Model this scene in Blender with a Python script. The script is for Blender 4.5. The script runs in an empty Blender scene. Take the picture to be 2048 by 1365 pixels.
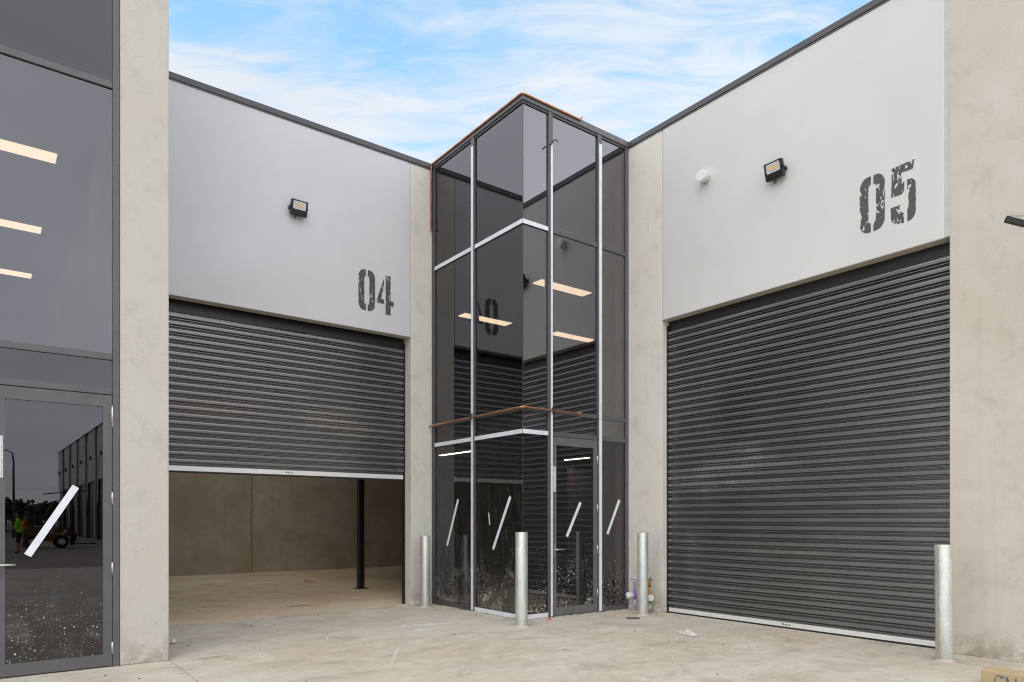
import bpy, bmesh, math, random
from mathutils import Vector, Matrix
from mathutils.geometry import tessellate_polygon
R = math.radians
random.seed(7)
S = bpy.context.scene
COL = S.collection

# ------------------------------------------------------------------ camera
TH = R(52.813)                      # angle of the view away from the +X walls
cam_d = bpy.data.cameras.new('camera')
cam_d.sensor_width = 36.0
cam_d.lens = 24.653
cam_d.shift_y = 0.1741              # view camera shift keeps the verticals upright
cam_d.clip_end = 3000
cam = bpy.data.objects.new('camera', cam_d)
COL.objects.link(cam)
cam.location = (0, 0, 1.45)
cam.rotation_euler = (R(90), 0, TH - R(90))
S.camera = cam
FW = (math.cos(TH), math.sin(TH))

# ------------------------------------------------------------------ render settings
S.render.engine = 'CYCLES'
cy = S.cycles
cy.max_bounces = 10
cy.diffuse_bounces = 5
cy.glossy_bounces = 5
cy.transparent_max_bounces = 16
cy.use_denoising = True
cy.filter_width = 1.1
cy.caustics_reflective = False
cy.caustics_refractive = False
cy.sample_clamp_indirect = 6
vs = S.view_settings
vs.view_transform = 'Standard'
vs.look = 'None'
vs.exposure = 0.07
vs.gamma = 1.0
vs.use_curve_mapping = False


# ------------------------------------------------------------------ node helpers
class NT:
    def __init__(s, tree):
        s.t = tree
        s.N = tree.nodes
        s.L = tree.links

    def n(s, typ, **kw):
        nd = s.N.new(typ)
        for k, v in kw.items():
            setattr(nd, k, v)
        return nd

    def put(s, sock, v):
        if v is None:
            return
        if isinstance(v, bpy.types.NodeSocket):
            s.L.new(v, sock)
        else:
            if isinstance(v, (tuple, list)) and len(v) == 3 and sock.type == 'RGBA':
                v = (*v, 1)
            sock.default_value = v

    def m(s, op, a, b=None, c=None, clamp=False):
        nd = s.n('ShaderNodeMath', operation=op, use_clamp=clamp)
        for i, v in enumerate((a, b, c)):
            if v is not None:
                s.put(nd.inputs[i], v)
        return nd.outputs[0]

    def vm(s, op, a, b=None):
        nd = s.n('ShaderNodeVectorMath', operation=op)
        s.put(nd.inputs[0], a)
        if b is not None:
            s.put(nd.inputs[1], b)
        return nd.outputs['Value'] if op in ('DOT_PRODUCT', 'LENGTH', 'DISTANCE') else nd.outputs[0]

    def noise(s, vec, scale, detail=4, rough=.55, dist=0.0, out='Fac'):
        nd = s.n('ShaderNodeTexNoise')
        s.put(nd.inputs['Vector'], vec)
        nd.inputs['Scale'].default_value = scale
        nd.inputs['Detail'].default_value = detail
        nd.inputs['Roughness'].default_value = rough
        nd.inputs['Distortion'].default_value = dist
        return nd.outputs[out]

    def voro(s, vec, scale, out='Distance', feature='F1'):
        nd = s.n('ShaderNodeTexVoronoi', feature=feature)
        s.put(nd.inputs['Vector'], vec)
        nd.inputs['Scale'].default_value = scale
        return nd

    def mapr(s, v, a, b, c=0.0, d=1.0, smooth=True):
        nd = s.n('ShaderNodeMapRange')
        if smooth:
            nd.interpolation_type = 'SMOOTHSTEP'
        s.put(nd.inputs['Value'], v)
        for k, x in (('From Min', a), ('From Max', b), ('To Min', c), ('To Max', d)):
            s.put(nd.inputs[k], x)
        return nd.outputs[0]

    def mix(s, f, a, b, blend='MIX'):
        nd = s.n('ShaderNodeMix', data_type='RGBA', blend_type=blend)
        s.put(nd.inputs[0], f)
        s.put(nd.inputs[6], a)
        s.put(nd.inputs[7], b)
        return nd.outputs[2]

    def scale(s, vec, xyz):
        nd = s.n('ShaderNodeMapping')
        s.put(nd.inputs['Vector'], vec)
        nd.inputs['Scale'].default_value = xyz
        return nd.outputs[0]

    def mapping(s, vec, loc=(0, 0, 0), rot=(0, 0, 0), sc=(1, 1, 1)):
        nd = s.n('ShaderNodeMapping')
        s.put(nd.inputs['Vector'], vec)
        nd.inputs['Location'].default_value = loc
        nd.inputs['Rotation'].default_value = rot
        nd.inputs['Scale'].default_value = sc
        return nd.outputs[0]

    def bump(s, h, strength=.3, dist=.01):
        nd = s.n('ShaderNodeBump')
        nd.inputs['Strength'].default_value = strength
        nd.inputs['Distance'].default_value = dist
        s.put(nd.inputs['Height'], h)
        return nd.outputs[0]

    def sep(s, v):
        nd = s.n('ShaderNodeSeparateXYZ')
        s.put(nd.inputs[0], v)
        return nd.outputs

    def comb(s, x, y, z):
        nd = s.n('ShaderNodeCombineXYZ')
        for i, v in enumerate((x, y, z)):
            s.put(nd.inputs[i], v)
        return nd.outputs[0]


# ------------------------------------------------------------------ sky and sun
SUN_EL, SUN_AZ = R(52), R(225)      # azimuth clockwise from +Y
w = bpy.data.worlds.new('World')
S.world = w
w.use_nodes = True
nt = NT(w.node_tree)
nt.N.clear()
out = nt.n('ShaderNodeOutputWorld')
bg = nt.n('ShaderNodeBackground')
sky = nt.n('ShaderNodeTexSky', sky_type='NISHITA')
sky.sun_disc = False
sky.sun_elevation = SUN_EL
sky.sun_rotation = SUN_AZ
sky.air_density = 1.0
sky.dust_density = 0.6
sky.ozone_density = 1.4
gen = nt.n('ShaderNodeTexCoord').outputs['Generated']
dx, dy, dz = nt.sep(gen)
zc = nt.m('MAXIMUM', dz, 0.0)
inv = nt.m('DIVIDE', 1.0, nt.m('ADD', zc, 0.08))
# cloud plane coordinates: u across the view of the photograph's sky, v into it
u = nt.m('MULTIPLY', nt.m('ADD', nt.m('MULTIPLY', dx, FW[1]), nt.m('MULTIPLY', dy, -FW[0])), inv)
v = nt.m('MULTIPLY', nt.m('ADD', nt.m('MULTIPLY', dx, FW[0]), nt.m('MULTIPLY', dy, FW[1])), inv)
pl = nt.comb(u, v, 0.0)
p1 = nt.mapping(pl, loc=(3.1, 7.35, .4), rot=(0, 0, R(-14)), sc=(1.05, 2.3, 1))
c1 = nt.noise(p1, 1.25, 4, .5, .35)
p2 = nt.mapping(pl, loc=(1.7, 2.2, 2.0), rot=(0, 0, R(-18)), sc=(1.5, 4.4, 1))
c2 = nt.noise(p2, 2.7, 10, .62, .75)
cl = nt.m('ADD', nt.m('MULTIPLY', c1, .56), nt.m('MULTIPLY', c2, .44))
low = nt.mapr(dz, .57, .41, 0.0, .13)                  # thin cloud gathers toward the horizon
fr = nt.m('ADD', nt.m('MULTIPLY', dx, FW[0]), nt.m('MULTIPLY', dy, FW[1]))
over = nt.mapr(fr, .70, .05, 0.0, .45)                # overcast over the yard behind
cov = nt.m('ADD', nt.m('ADD', cl, low), over)
mask = nt.mapr(cov, .40, .65, 0.14, .96)
big = nt.noise(pl, .7, 3, .5, .3)
grey = nt.mapr(big, .3, .7, .90, 1.06)
cb = nt.m('MULTIPLY', grey, nt.mapr(fr, .72, .0, 9.0, 16.0))
cloud = nt.mix(1.0, nt.comb(cb, cb, cb), (.95, .98, 1.04), 'MULTIPLY')
blue = nt.mix(1.0, sky.outputs[0], (2.5, 3.7, 3.4), 'MULTIPLY')
skyc = nt.mix(mask, blue, cloud)
nt.put(bg.inputs['Color'], skyc)
bg.inputs['Strength'].default_value = 0.1
nt.L.new(bg.outputs[0], out.inputs[0])

sun_d = bpy.data.lights.new('sun', 'SUN')
sun_d.energy = 0.9
sun_d.angle = R(50)
sun_d.color = (1, .90, .75)
sun = bpy.data.objects.new('sun', sun_d)
COL.objects.link(sun)
sd = Vector((math.sin(SUN_AZ) * math.cos(SUN_EL), math.cos(SUN_AZ) * math.cos(SUN_EL), math.sin(SUN_EL)))
sun.rotation_euler = sd.to_track_quat('Z', 'Y').to_euler()


# ------------------------------------------------------------------ materials
def new_mat(name):
    m = bpy.data.materials.new(name)
    m.use_nodes = True
    t = NT(m.node_tree)
    t.N.clear()
    o = t.n('ShaderNodeOutputMaterial')
    pos = t.n('ShaderNodeNewGeometry').outputs['Position']
    return m, t, o, pos


def principled(t, o, col, rough=.6, metal=0.0, normal=None, spec=.5):
    b = t.n('ShaderNodeBsdfPrincipled')
    t.put(b.inputs['Base Color'], col)
    t.put(b.inputs['Roughness'], rough)
    t.put(b.inputs['Metallic'], metal)
    b.inputs['Specular IOR Level'].default_value = spec
    if normal is not None:
        t.put(b.inputs['Normal'], normal)
    t.L.new(b.outputs[0], o.inputs[0])
    return b


def plain(name, col, rough=.6, metal=0.0, var=.12, nscale=9.0, bump=0.0, spec=.5):
    m, t, o, pos = new_mat(name)
    f = t.noise(pos, nscale, 5, .6)
    k = t.mapr(f, .25, .75, 1 - var, 1 + var)
    c = t.mix(1.0, (*col, 1), t.comb(k, k, k), 'MULTIPLY')
    rr = t.mapr(t.noise(pos, nscale * 2.3, 3), .3, .7, rough * .88, min(1, rough * 1.12))
    nrm = t.bump(t.noise(pos, nscale * 12, 3), bump, .004) if bump else None
    principled(t, o, c, rr, metal, nrm, spec)
    return m


def emit(name, col, s):
    m, t, o, pos = new_mat(name)
    e = t.n('ShaderNodeEmission')
    e.inputs[0].default_value = (*col, 1)
    e.inputs[1].default_value = s
    t.L.new(e.outputs[0], o.inputs[0])
    return m


def concrete(name, base, warm, dark, amt=.55, pit=.5, bump=.35, foot=True, streak=.25):
    """off-form precast concrete: cloudy tone, warm blotches, runs, blow holes, splash dirt at the foot"""
    m, t, o, pos = new_mat(name)
    x, y, z = t.sep(pos)
    n1 = t.noise(pos, .9, 6, .6, .5)
    n2 = t.noise(pos, 3.4, 7, .68, .4)
    c = t.mix(t.mapr(n1, .35, .65, 0, amt), base, warm)
    c = t.mix(t.mapr(n2, .48, .74, 0, .45), c, dark)
    run = t.noise(t.scale(pos, (7, 7, .35)), 1.0, 5, .6, .2)
    c = t.mix(t.mapr(run, .56, .78, 0, streak), c, dark)
    fine = t.noise(pos, 90, 3, .7)
    k = t.mapr(fine, .2, .8, .90, 1.10)
    c = t.mix(1.0, c, t.comb(k, k, k), 'MULTIPLY')
    vd = t.voro(pos, 26)
    rnd = t.sep(vd.outputs['Color'])[0]
    hole = t.m('MULTIPLY', t.m('LESS_THAN', vd.outputs['Distance'], t.mapr(rnd, .72, 1.0, 0, .17, False)), pit)
    c = t.mix(hole, c, tuple(i * .35 for i in dark))
    if foot:
        ft = t.m('MULTIPLY', t.mapr(z, .42, -.02, 0, 1), t.mapr(t.noise(pos, 7, 5, .7), .38, .62))
        c = t.mix(t.m('MULTIPLY', ft, .55), c, (.20, .155, .11))
    h = t.m('SUBTRACT', t.m('ADD', t.m('MULTIPLY', fine, .5), t.m('MULTIPLY', t.noise(pos, 22, 4), .8)), t.m('MULTIPLY', hole, 1.2))
    principled(t, o, c, .85, 0, t.bump(h, bump, .006), .3)
    return m


M = {}
M['pier'] = concrete('pier_concrete', (.53, .52, .485), (.53, .48, .415), (.37, .36, .32))
M['pier4'] = concrete('grey_pier_concrete', (.68, .665, .625), (.66, .61, .54), (.45, .44, .41))
M['pier5'] = concrete('light_pier_concrete', (.72, .70, .655), (.70, .63, .55), (.46, .45, .40))
M['pier_warm'] = concrete('warm_concrete', (.59, .55, .49), (.55, .49, .41), (.41, .37, .315), amt=.8)
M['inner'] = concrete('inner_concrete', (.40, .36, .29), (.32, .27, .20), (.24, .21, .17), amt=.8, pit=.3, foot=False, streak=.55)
M['kerb'] = concrete('kerb_concrete', (.50, .39, .245), (.44, .33, .19), (.27, .20, .13), amt=.9, pit=1, bump=.6, foot=False)


def painted_panel(name, col):
    m, t, o, pos = new_mat(name)
    n1 = t.noise(pos, .55, 5, .6, .4)
    k = t.mapr(n1, .3, .7, .955, 1.03)
    c = t.mix(1.0, col, t.comb(k, k, k), 'MULTIPLY')
    n2 = t.noise(t.scale(pos, (5, 5, .25)), 1, 5, .6)
    c = t.mix(t.mapr(n2, .60, .84, 0, .12), c, tuple(i * .72 for i in col))
    vd = t.voro(pos, 3.0)
    rnd = t.sep(vd.outputs['Color'])[1]
    dot = t.m('LESS_THAN', vd.outputs['Distance'], t.mapr(rnd, .86, 1, 0, .03, False))
    c = t.mix(t.m('MULTIPLY', dot, .5), c, (.30, .29, .28))
    h = t.noise(pos, 60, 3, .6)
    principled(t, o, c, .62, 0, t.bump(h, .12, .004), .35)
    return m


M['paint_sky_tint'] = painted_panel('sky_tinted_wall_paint', (.60, .60, .63))  # same paint as the other wall, cool tint of the sky put in
M['paint_warm'] = painted_panel('warm_wall_paint', (.645, .64, .625))
M['cap'] = plain('charcoal_flashing', (.075, .073, .078), .42, 0, .08, 3)
M['cap_l'] = plain('sky_lightened_flashing', (.115, .11, .12), .38, 0, .08, 3)  # charcoal flashing coloured lighter for the sky it reflects
M['frame_d'] = plain('door_frame_grey', (.135, .132, .135), .45, 0, .10, 5)
M['frame'] = plain('charcoal_frame', (.075, .075, .078), .42, 0, .14, 5)
M['frame_l'] = plain('grey_frame', (.10, .098, .105), .45, 0, .10, 5)
M['film'] = plain('protective_film', (.74, .77, .83), .28, 0, .08, 6)
M['tape'] = plain('white_tape', (.74, .76, .82), .45, 0, .06, 12)
M['alu'] = plain('mill_aluminium', (.80, .80, .79), .38, .35, .06, 3)
M['steel'] = plain('stainless', (.62, .60, .56), .3, .9, .05, 20)
M['black'] = plain('black_paint', (.012, .012, .013), .35, 0, .2, 8)
M['rubber'] = plain('black_rubber', (.015, .015, .016), .7, 0, .2, 8)
M['void'] = plain('unlit_interior_dark', (.035, .034, .034), .9, 0, .15, 3)  # dark colour stands in for unlit rooms, not a real lining
M['room'] = plain('darkened_office_plaster', (.20, .19, .18), .85, 0, .08, 2)  # light grey plaster coloured darker so the rooms look unlit
M['beige'] = plain('beige_plaster', (.36, .32, .25), .85, 0, .08, 2)
M['white'] = plain('white_plastic', (.74, .74, .73), .4, 0, .05, 14)
M['reflector'] = plain('lamp_reflector', (.62, .64, .66), .3, .2, .05, 20)
M['led'] = plain('led_phosphor', (.80, .56, .30), .5, 0, .10, 120)
M['purple'] = plain('purple_pipe', (.26, .13, .42), .4, 0, .12, 20)
M['lilac'] = plain('lilac_pipe', (.50, .40, .58), .45, 0, .12, 20)
M['brass'] = plain('brass', (.42, .24, .07), .38, .75, .25, 30)
M['timber'] = plain('raw_timber', (.42, .30, .17), .8, 0, .2, 20)
M['orange'] = plain('orange_plastic', (.75, .10, .02), .5, 0, .1, 20)
M['red'] = plain('red_plastic', (.55, .05, .03), .5, 0, .1, 20)
m_, t_, o_, p_ = new_mat('worn_blue_paint')
n_ = t_.mapr(t_.noise(p_, 38, 5, .7), .44, .56)
b_ = t_.n('ShaderNodeBsdfPrincipled')
b_.inputs['Base Color'].default_value = (.07, .12, .19, 1)
b_.inputs['Roughness'].default_value = .7
x_ = t_.n('ShaderNodeBsdfTransparent')
k_ = t_.n('ShaderNodeMixShader')
t_.put(k_.inputs[0], n_)
t_.L.new(b_.outputs[0], k_.inputs[1])
t_.L.new(x_.outputs[0], k_.inputs[2])
t_.L.new(k_.outputs[0], o_.inputs[0])
M['blue'] = m_
M['green_logo'] = plain('green_print', (.14, .33, .02), .5, 0, .3, 60)
M['dark_logo'] = plain('dark_print', (.03, .04, .03), .5, 0, .2, 60)
M['rust'] = plain('rusty_weld', (.40, .30, .20), .8, 0, .35, 14)
M['seal'] = plain('joint_sealant', (.50, .50, .48), .6, 0, .08, 12)
M['paper'] = plain('white_paper', (.74, .74, .74), .7, 0, .05, 15)
M['print'] = plain('grey_print', (.16, .16, .17), .7, 0, .05, 15)
M['grit'] = plain('dark_grit', (.05, .045, .04), .9, 0, .5, 30)
M['lampglass'] = emit('ceiling_panel_glow', (1.0, .76, .51), 3.5)
M['batten'] = emit('batten_glow', (1.0, .84, .66), 16.0)
M['leaf'] = plain('tree_leaf', (.05, .075, .03), .7, 0, .4, 3)
M['bark'] = plain('tree_bark', (.09, .07, .05), .9, 0, .3, 9)
M['yellow'] = plain('machine_yellow', (.16, .085, .025), .45, 0, .12, 6)
M['whitecar'] = plain('white_car_paint', (.70, .71, .72), .25, 0, .03, 3)
M['carglass'] = plain('car_glass', (.02, .025, .03), .08, 0, .1, 3)
M['hiviz_g'] = plain('lime_vest', (.30, .80, .03), .8, 0, .1, 20)
M['hiviz_o'] = plain('orange_vest', (.95, .20, .02), .8, 0, .1, 20)
M['skin'] = plain('skin', (.42, .24, .16), .6, 0, .06, 20)
M['navy'] = plain('dark_workwear', (.02, .022, .03), .85, 0, .2, 20)
M['hair'] = plain('dark_hair', (.02, .014, .01), .7, 0, .2, 40)
M['galv_f'] = plain('fence_steel', (.10, .10, .10), .5, .3, .1, 5)
M['solar'] = plain('solar_cell', (.01, .012, .02), .15, 0, .2, 5)


def galvanised():
    m, t, o, pos = new_mat('galvanised_steel')
    x, y, z = t.sep(pos)
    sp = t.voro(pos, 55)
    r = t.sep(sp.outputs['Color'])[0]
    n = t.noise(t.scale(pos, (6, 6, 1.2)), 2.0, 6, .65, .4)
    c = t.mix(t.mapr(n, .35, .7), (.50, .52, .49), (.66, .67, .63))
    k = t.mapr(r, 0, 1, .93, 1.06, False)
    c = t.mix(1.0, c, t.comb(k, k, k), 'MULTIPLY')
    st = t.noise(t.scale(pos, (16, 16, .5)), 1.0, 5, .6, .2)
    c = t.mix(t.mapr(st, .60, .78, 0, .55), c, (.30, .31, .29))
    vd = t.voro(pos, 45)
    rr = t.sep(vd.outputs['Color'])[1]
    sp2 = t.m('LESS_THAN', vd.outputs['Distance'], t.mapr(rr, .8, 1, 0, .22, False))
    c = t.mix(t.m('MULTIPLY', sp2, .55), c, (.27, .25, .21))
    foot = t.m('MULTIPLY', t.mapr(z, .22, 0, 0, 1), t.mapr(t.noise(pos, 14, 4, .7), .4, .62))
    c = t.mix(t.m('MULTIPLY', foot, .6), c, (.47, .42, .33))
    principled(t, o, c, t.mapr(n, .3, .7, .38, .55), .55, t.bump(t.noise(pos, 70, 3), .08, .003))
    return m


M['galv'] = galvanised()


def copper():
    m, t, o, pos = new_mat('copper_pipe_metal')
    n = t.noise(pos, 7, 5, .6)
    c = t.mix(t.mapr(n, .35, .7), (.62, .32, .19), (.42, .20, .11))
    principled(t, o, c, .32, .85)
    return m


M['copper'] = copper()


def curtain(name, tint, dust):
    """charcoal roller slat paint with the dust scuffs of one door; dust = (along axis, centre, half width, z centre, half height, colour, strength) tuples"""
    m, t, o, pos = new_mat(name)
    x, y, z = t.sep(pos)
    n = t.noise(pos, 1.1, 4, .6, .3)
    k = t.mapr(n, .3, .7, .88, 1.10)
    c = t.mix(1.0, tint, t.comb(k, k, k), 'MULTIPLY')
    fine = t.noise(t.scale(pos, (75, 75, 30)), 1.0, 4, .7)
    rough = t.mapr(n, .3, .7, .27, .36)
    total = None
    for ax, cn, hw, zc_, hh, colr, st in dust:
        a = x if ax == 'x' else y
        wob = t.m('MULTIPLY', t.m('SUBTRACT', t.noise(pos, 1.6, 4), .5), 1.2)
        da = t.m('DIVIDE', t.m('ABSOLUTE', t.m('SUBTRACT', a, cn)), hw)
        dz_ = t.m('DIVIDE', t.m('ABSOLUTE', t.m('SUBTRACT', z, zc_)), hh)
        r = t.m('ADD', t.m('SQRT', t.m('ADD', t.m('POWER', da, 2.0), t.m('POWER', dz_, 2.0))), wob)
        e = t.mapr(r, 1.05, .35)
        band = t.mapr(t.noise(t.scale(pos, (.8, .8, 7)), 1.0, 3, .5), .36, .56)
        g = t.mapr(t.m('ADD', t.m('MULTIPLY', fine, .6), t.m('MULTIPLY', t.noise(t.scale(pos, (48, 48, 5)), 1, 4), .4)), .42, .62)
        f = t.m('MULTIPLY', t.m('MULTIPLY', t.m('MULTIPLY', e, band), g), st)
        c = t.mix(f, c, colr)
        rough = t.m('ADD', rough, t.m('MULTIPLY', f, .4))
    vd = t.voro(pos, 7)
    rr = t.sep(vd.outputs['Color'])[1]
    sp = t.m('LESS_THAN', vd.outputs['Distance'], t.mapr(rr, .90, 1, 0, .06, False))
    c = t.mix(t.m('MULTIPLY', sp, .6), c, (.42, .37, .30))
    b = principled(t, o, c, rough, 0, t.bump(t.noise(pos, 40, 2), .02, .002), 1.0)
    b.inputs['Coat Weight'].default_value = 1.0
    b.inputs['Coat Roughness'].default_value = .16
    b.inputs['Coat IOR'].default_value = 1.75
    return m


M['curtain4'] = curtain('roller_paint_left', (.085, .083, .092), (
    ('x', 2.75, .75, 3.05, .22, (.34, .20, .11), .62),
    ('x', 4.75, 1.05, 3.02, .30, (.42, .36, .28), .62)))
M['curtain5'] = curtain('roller_paint_right', (.085, .084, .082), (
    ('y', 6.15, 1.15, 2.15, .50, (.50, .49, .46), .45),
    ('y', 5.2, .8, 1.05, .10, (.45, .40, .33), .28)))


def glass(name, trans, f0=.13, dirt=0.0, zone=(1.7, 0.0), haze=0.0, seed=0.0, rain=0.0):
    m, t, o, pos = new_mat(name)
    g = t.n('ShaderNodeNewGeometry')
    cosv = t.m('ABSOLUTE', t.vm('DOT_PRODUCT', g.outputs['Incoming'], g.outputs['Normal']))
    sch = t.m('ADD', f0, t.m('MULTIPLY', 1 - f0, t.m('POWER', t.m('SUBTRACT', 1.0, cosv), 5.0)))
    gl = t.n('ShaderNodeBsdfGlossy')
    gl.inputs['Roughness'].default_value = 0.0
    gl.inputs['Color'].default_value = (.99, .955, 1.0, 1)
    wav = t.bump(t.noise(pos, .9, 2, .4), .012, .05)      # slight roller-wave of toughened glass
    t.put(gl.inputs['Normal'], wav)
    tr = t.n('ShaderNodeBsdfTransparent')
    tr.inputs[0].default_value = (trans, trans, trans * 1.02, 1)
    mx = t.n('ShaderNodeMixShader')
    t.put(mx.inputs[0], sch)
    t.L.new(tr.outputs[0], mx.inputs[1])
    t.L.new(gl.outputs[0], mx.inputs[2])
    last = mx.outputs[0]
    if dirt > 0 or haze > 0 or rain > 0:
        x, y, z = t.sep(pos)
        p = t.mapping(pos, loc=(seed, seed * .7, seed * .3))
        dens = t.mapr(z, zone[0], zone[1], 0, 1, False)
        dens = t.m('MULTIPLY', t.m('POWER', dens, 1.7), t.mapr(t.noise(p, 2.2, 4, .6), .3, .7, .35, 1.3))
        f = None
        px_, py_, pz_ = t.sep(p)
        flat = t.comb(t.m('ADD', px_, py_), pz_, 0.0)
        for sc, lim, big_ in ((13, .88, .20), (30, .77, .30), (62, .75, .38)):
            vd = t.voro(flat, sc)
            vd.voronoi_dimensions = '2D'
            r = t.sep(vd.outputs['Color'])[0]
            rad = t.m('MULTIPLY', t.mapr(r, lim, 1, 0, big_, False), t.m('MULTIPLY', dens, dirt))
            s_ = t.mapr(t.m('SUBTRACT', rad, vd.outputs['Distance']), 0, .05, 0, .72)
            f = s_ if f is None else t.m('MAXIMUM', f, s_)
        if haze > 0:
            hz = t.mapr(t.noise(p, 2.6, 6, .7, .8), .44, .66)
            sw = t.mapr(t.noise(t.mapping(p, rot=(R(35), R(35), 0), sc=(7, 7, 26)), 1, 6, .75, 1.6), .47, .66)
            hz2 = t.m('MULTIPLY', t.m('MULTIPLY', t.m('ADD', t.m('MULTIPLY', sw, .7), .18), hz), t.m('MULTIPLY', t.mapr(z, 1.1, .1), haze))
            f = t.m('MAXIMUM', f, hz2)
        if rain > 0:
            rn = t.mapr(t.noise(t.scale(p, (26, 26, 1.4)), 1, 4, .6), .45, .68)
            fn = t.mapr(t.noise(p, 48, 3, .7), .46, .66)
            rn2 = t.m('MULTIPLY', t.m('MULTIPLY', t.m('ADD', .25, rn), fn), t.m('MULTIPLY', t.mapr(z, 4.2, 1.0), rain))
            f = t.m('MAXIMUM', f, rn2)
        df = t.n('ShaderNodeBsdfDiffuse')
        df.inputs[0].default_value = (.66, .64, .60, 1)
        m2 = t.n('ShaderNodeMixShader')
        t.put(m2.inputs[0], f)
        t.L.new(last, m2.inputs[1])
        t.L.new(df.outputs[0], m2.inputs[2])
        last = m2.outputs[0]
    t.L.new(last, o.inputs[0])
    return m


M['pane'] = glass('tinted_glass', .27, f0=.22)
M['pane_l'] = glass('tinted_glass_side', .27, f0=.12)
M['pane_low_r'] = glass('tinted_glass_splashed', .24, f0=.105, dirt=1.75, zone=(1.9, 0), seed=3.0)
M['pane_low_l'] = glass('tinted_glass_dusty', .24, f0=.075, dirt=1.25, zone=(2.2, 0), haze=.75, seed=8.0, rain=.17)
M['pane_left'] = glass('grey_tinted_glass', .27, f0=.135)
M['pane_spandrel'] = glass('spandrel_glass', .15, f0=.085)
M['pane_left_low'] = glass('grey_tinted_glass_splashed', .15, f0=.082, dirt=1.35, zone=(1.5, 0), haze=.25, seed=21.0)
m_, t_, o_, p_ = new_mat('glass_inner_face')
tt = t_.n('ShaderNodeBsdfTransparent')
t_.L.new(tt.outputs[0], o_.inputs[0])
M['pane_in'] = m_


def ground_mat(name, base, warm, dark, light, brown=0.0, spots=()):
    m, t, o, pos = new_mat(name)
    x, y, z = t.sep(pos)
    sw = t.mapping(pos, rot=(0, 0, R(38)), sc=(1, 1.5, 1))
    n1 = t.noise(pos, .45, 6, .6, .6)
    n2 = t.noise(sw, 1.5, 7, .66, .8)
    n3 = t.noise(pos, 7, 6, .7, .4)
    c = t.mix(t.mapr(n1, .36, .66, 0, .85), base, warm)
    n0 = t.noise(pos, .8, 6, .65, .8)
    c = t.mix(t.mapr(n0, .52, .68, 0, .40), c, dark)
    c = t.mix(t.mapr(n0, .46, .32, 0, .40), c, light)
    c = t.mix(t.mapr(n2, .50, .70, 0, .80), c, dark)
    c = t.mix(t.mapr(n2, .47, .27, 0, .45), c, light)
    c = t.mix(t.mapr(n3, .49, .70, 0, .55), c, dark)
    n4 = t.noise(t.mapping(pos, rot=(0, 0, R(-20)), sc=(1, 1.25, 1)), 3.2, 8, .72, .6)
    c = t.mix(t.mapr(n4, .50, .70, 0, .50), c, light)
    n5 = t.noise(pos, 21, 5, .7, .2)
    c = t.mix(t.mapr(n5, .56, .76, 0, .35), c, dark)
    c = t.mix(t.mapr(n5, .40, .26, 0, .35), c, light)
    if brown:
        b = t.mapr(t.noise(pos, .38, 5, .6, .5), .30, .62, 0, brown)
        c = t.mix(b, c, (.50, .33, .20))
    k = t.mapr(t.noise(pos, 75, 4, .75), .25, .75, .80, 1.18)
    c = t.mix(1.0, c, t.comb(k, k, k), 'MULTIPLY')
    for cx, cy_, rx, ry, rot, colr, st in spots:
        q = t.mapping(pos, loc=(0, 0, 0))
        ddx = t.m('SUBTRACT', x, cx)
        ddy = t.m('SUBTRACT', y, cy_)
        ca, sa = math.cos(rot), math.sin(rot)
        a = t.m('DIVIDE', t.m('ADD', t.m('MULTIPLY', ddx, ca), t.m('MULTIPLY', ddy, sa)), rx)
        b = t.m('DIVIDE', t.m('ADD', t.m('MULTIPLY', ddx, -sa), t.m('MULTIPLY', ddy, ca)), ry)
        r = t.m('SQRT', t.m('ADD', t.m('POWER', a, 2.0), t.m('POWER', b, 2.0)))
        r = t.m('ADD', r, t.m('MULTIPLY', t.m('SUBTRACT', t.noise(pos, 5, 6, .7, .6), .5), 2.4))
        c = t.mix(t.m('MULTIPLY', t.mapr(r, 1.0, .25), st), c, colr)
    vd = t.voro(pos, 11)
    rr = t.sep(vd.outputs['Color'])[1]
    sp = t.m('LESS_THAN', vd.outputs['Distance'], t.mapr(rr, .86, 1, 0, .075, False))
    c = t.mix(t.m('MULTIPLY', sp, .7), c, (.09, .075, .06))
    h = t.m('ADD', t.noise(pos, 55, 4, .7), t.m('MULTIPLY', n3, .6))
    principled(t, o, c, t.mapr(n2, .3, .7, .60, .80), 0, t.bump(h, .16, .006), .35)
    return m


M['slab'] = ground_mat('broom_finished_concrete', (.54, .50, .425), (.505, .42, .335), (.35, .31, .25), (.66, .63, .56), 0.0, (
    (4.95, 8.40, .50, .11, R(-12), (.66, .65, .62), .85),
    (4.55, 8.05, .25, .07, R(20), (.64, .62, .58), .5),
    (3.55, 6.75, .75, .035, R(58), (.62, .585, .53), .55),
    (5.3, 5.9, .55, .05, R(-30), (.60, .575, .52), .5),
    (6.6, 6.6, .40, .16, R(30), (.62, .60, .56), .5),
    (1.72, 8.9, .25, .10, R(0), (.26, .15, .08), .8),
    (1.95, 7.75, .30, .06, R(10), (.28, .24, .19), .7),
    (7.8, 4.6, .55, .10, R(80), (.46, .32, .20), .45)))
M['slab_in'] = ground_mat('dusty_floor_concrete', (.64, .535, .41), (.60, .47, .335), (.38, .29, .20), (.66, .58, .47), .5, (
    (4.6, 10.7, 1.4, .35, R(0), (.47, .44, .38), .7),
    (4.3, 11.5, .35, .16, R(0), (.20, .17, .13), .7)))
M['yard'] = ground_mat('yard_concrete', (.26, .225, .185), (.23, .185, .145), (.15, .13, .11), (.31, .28, .24))


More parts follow.
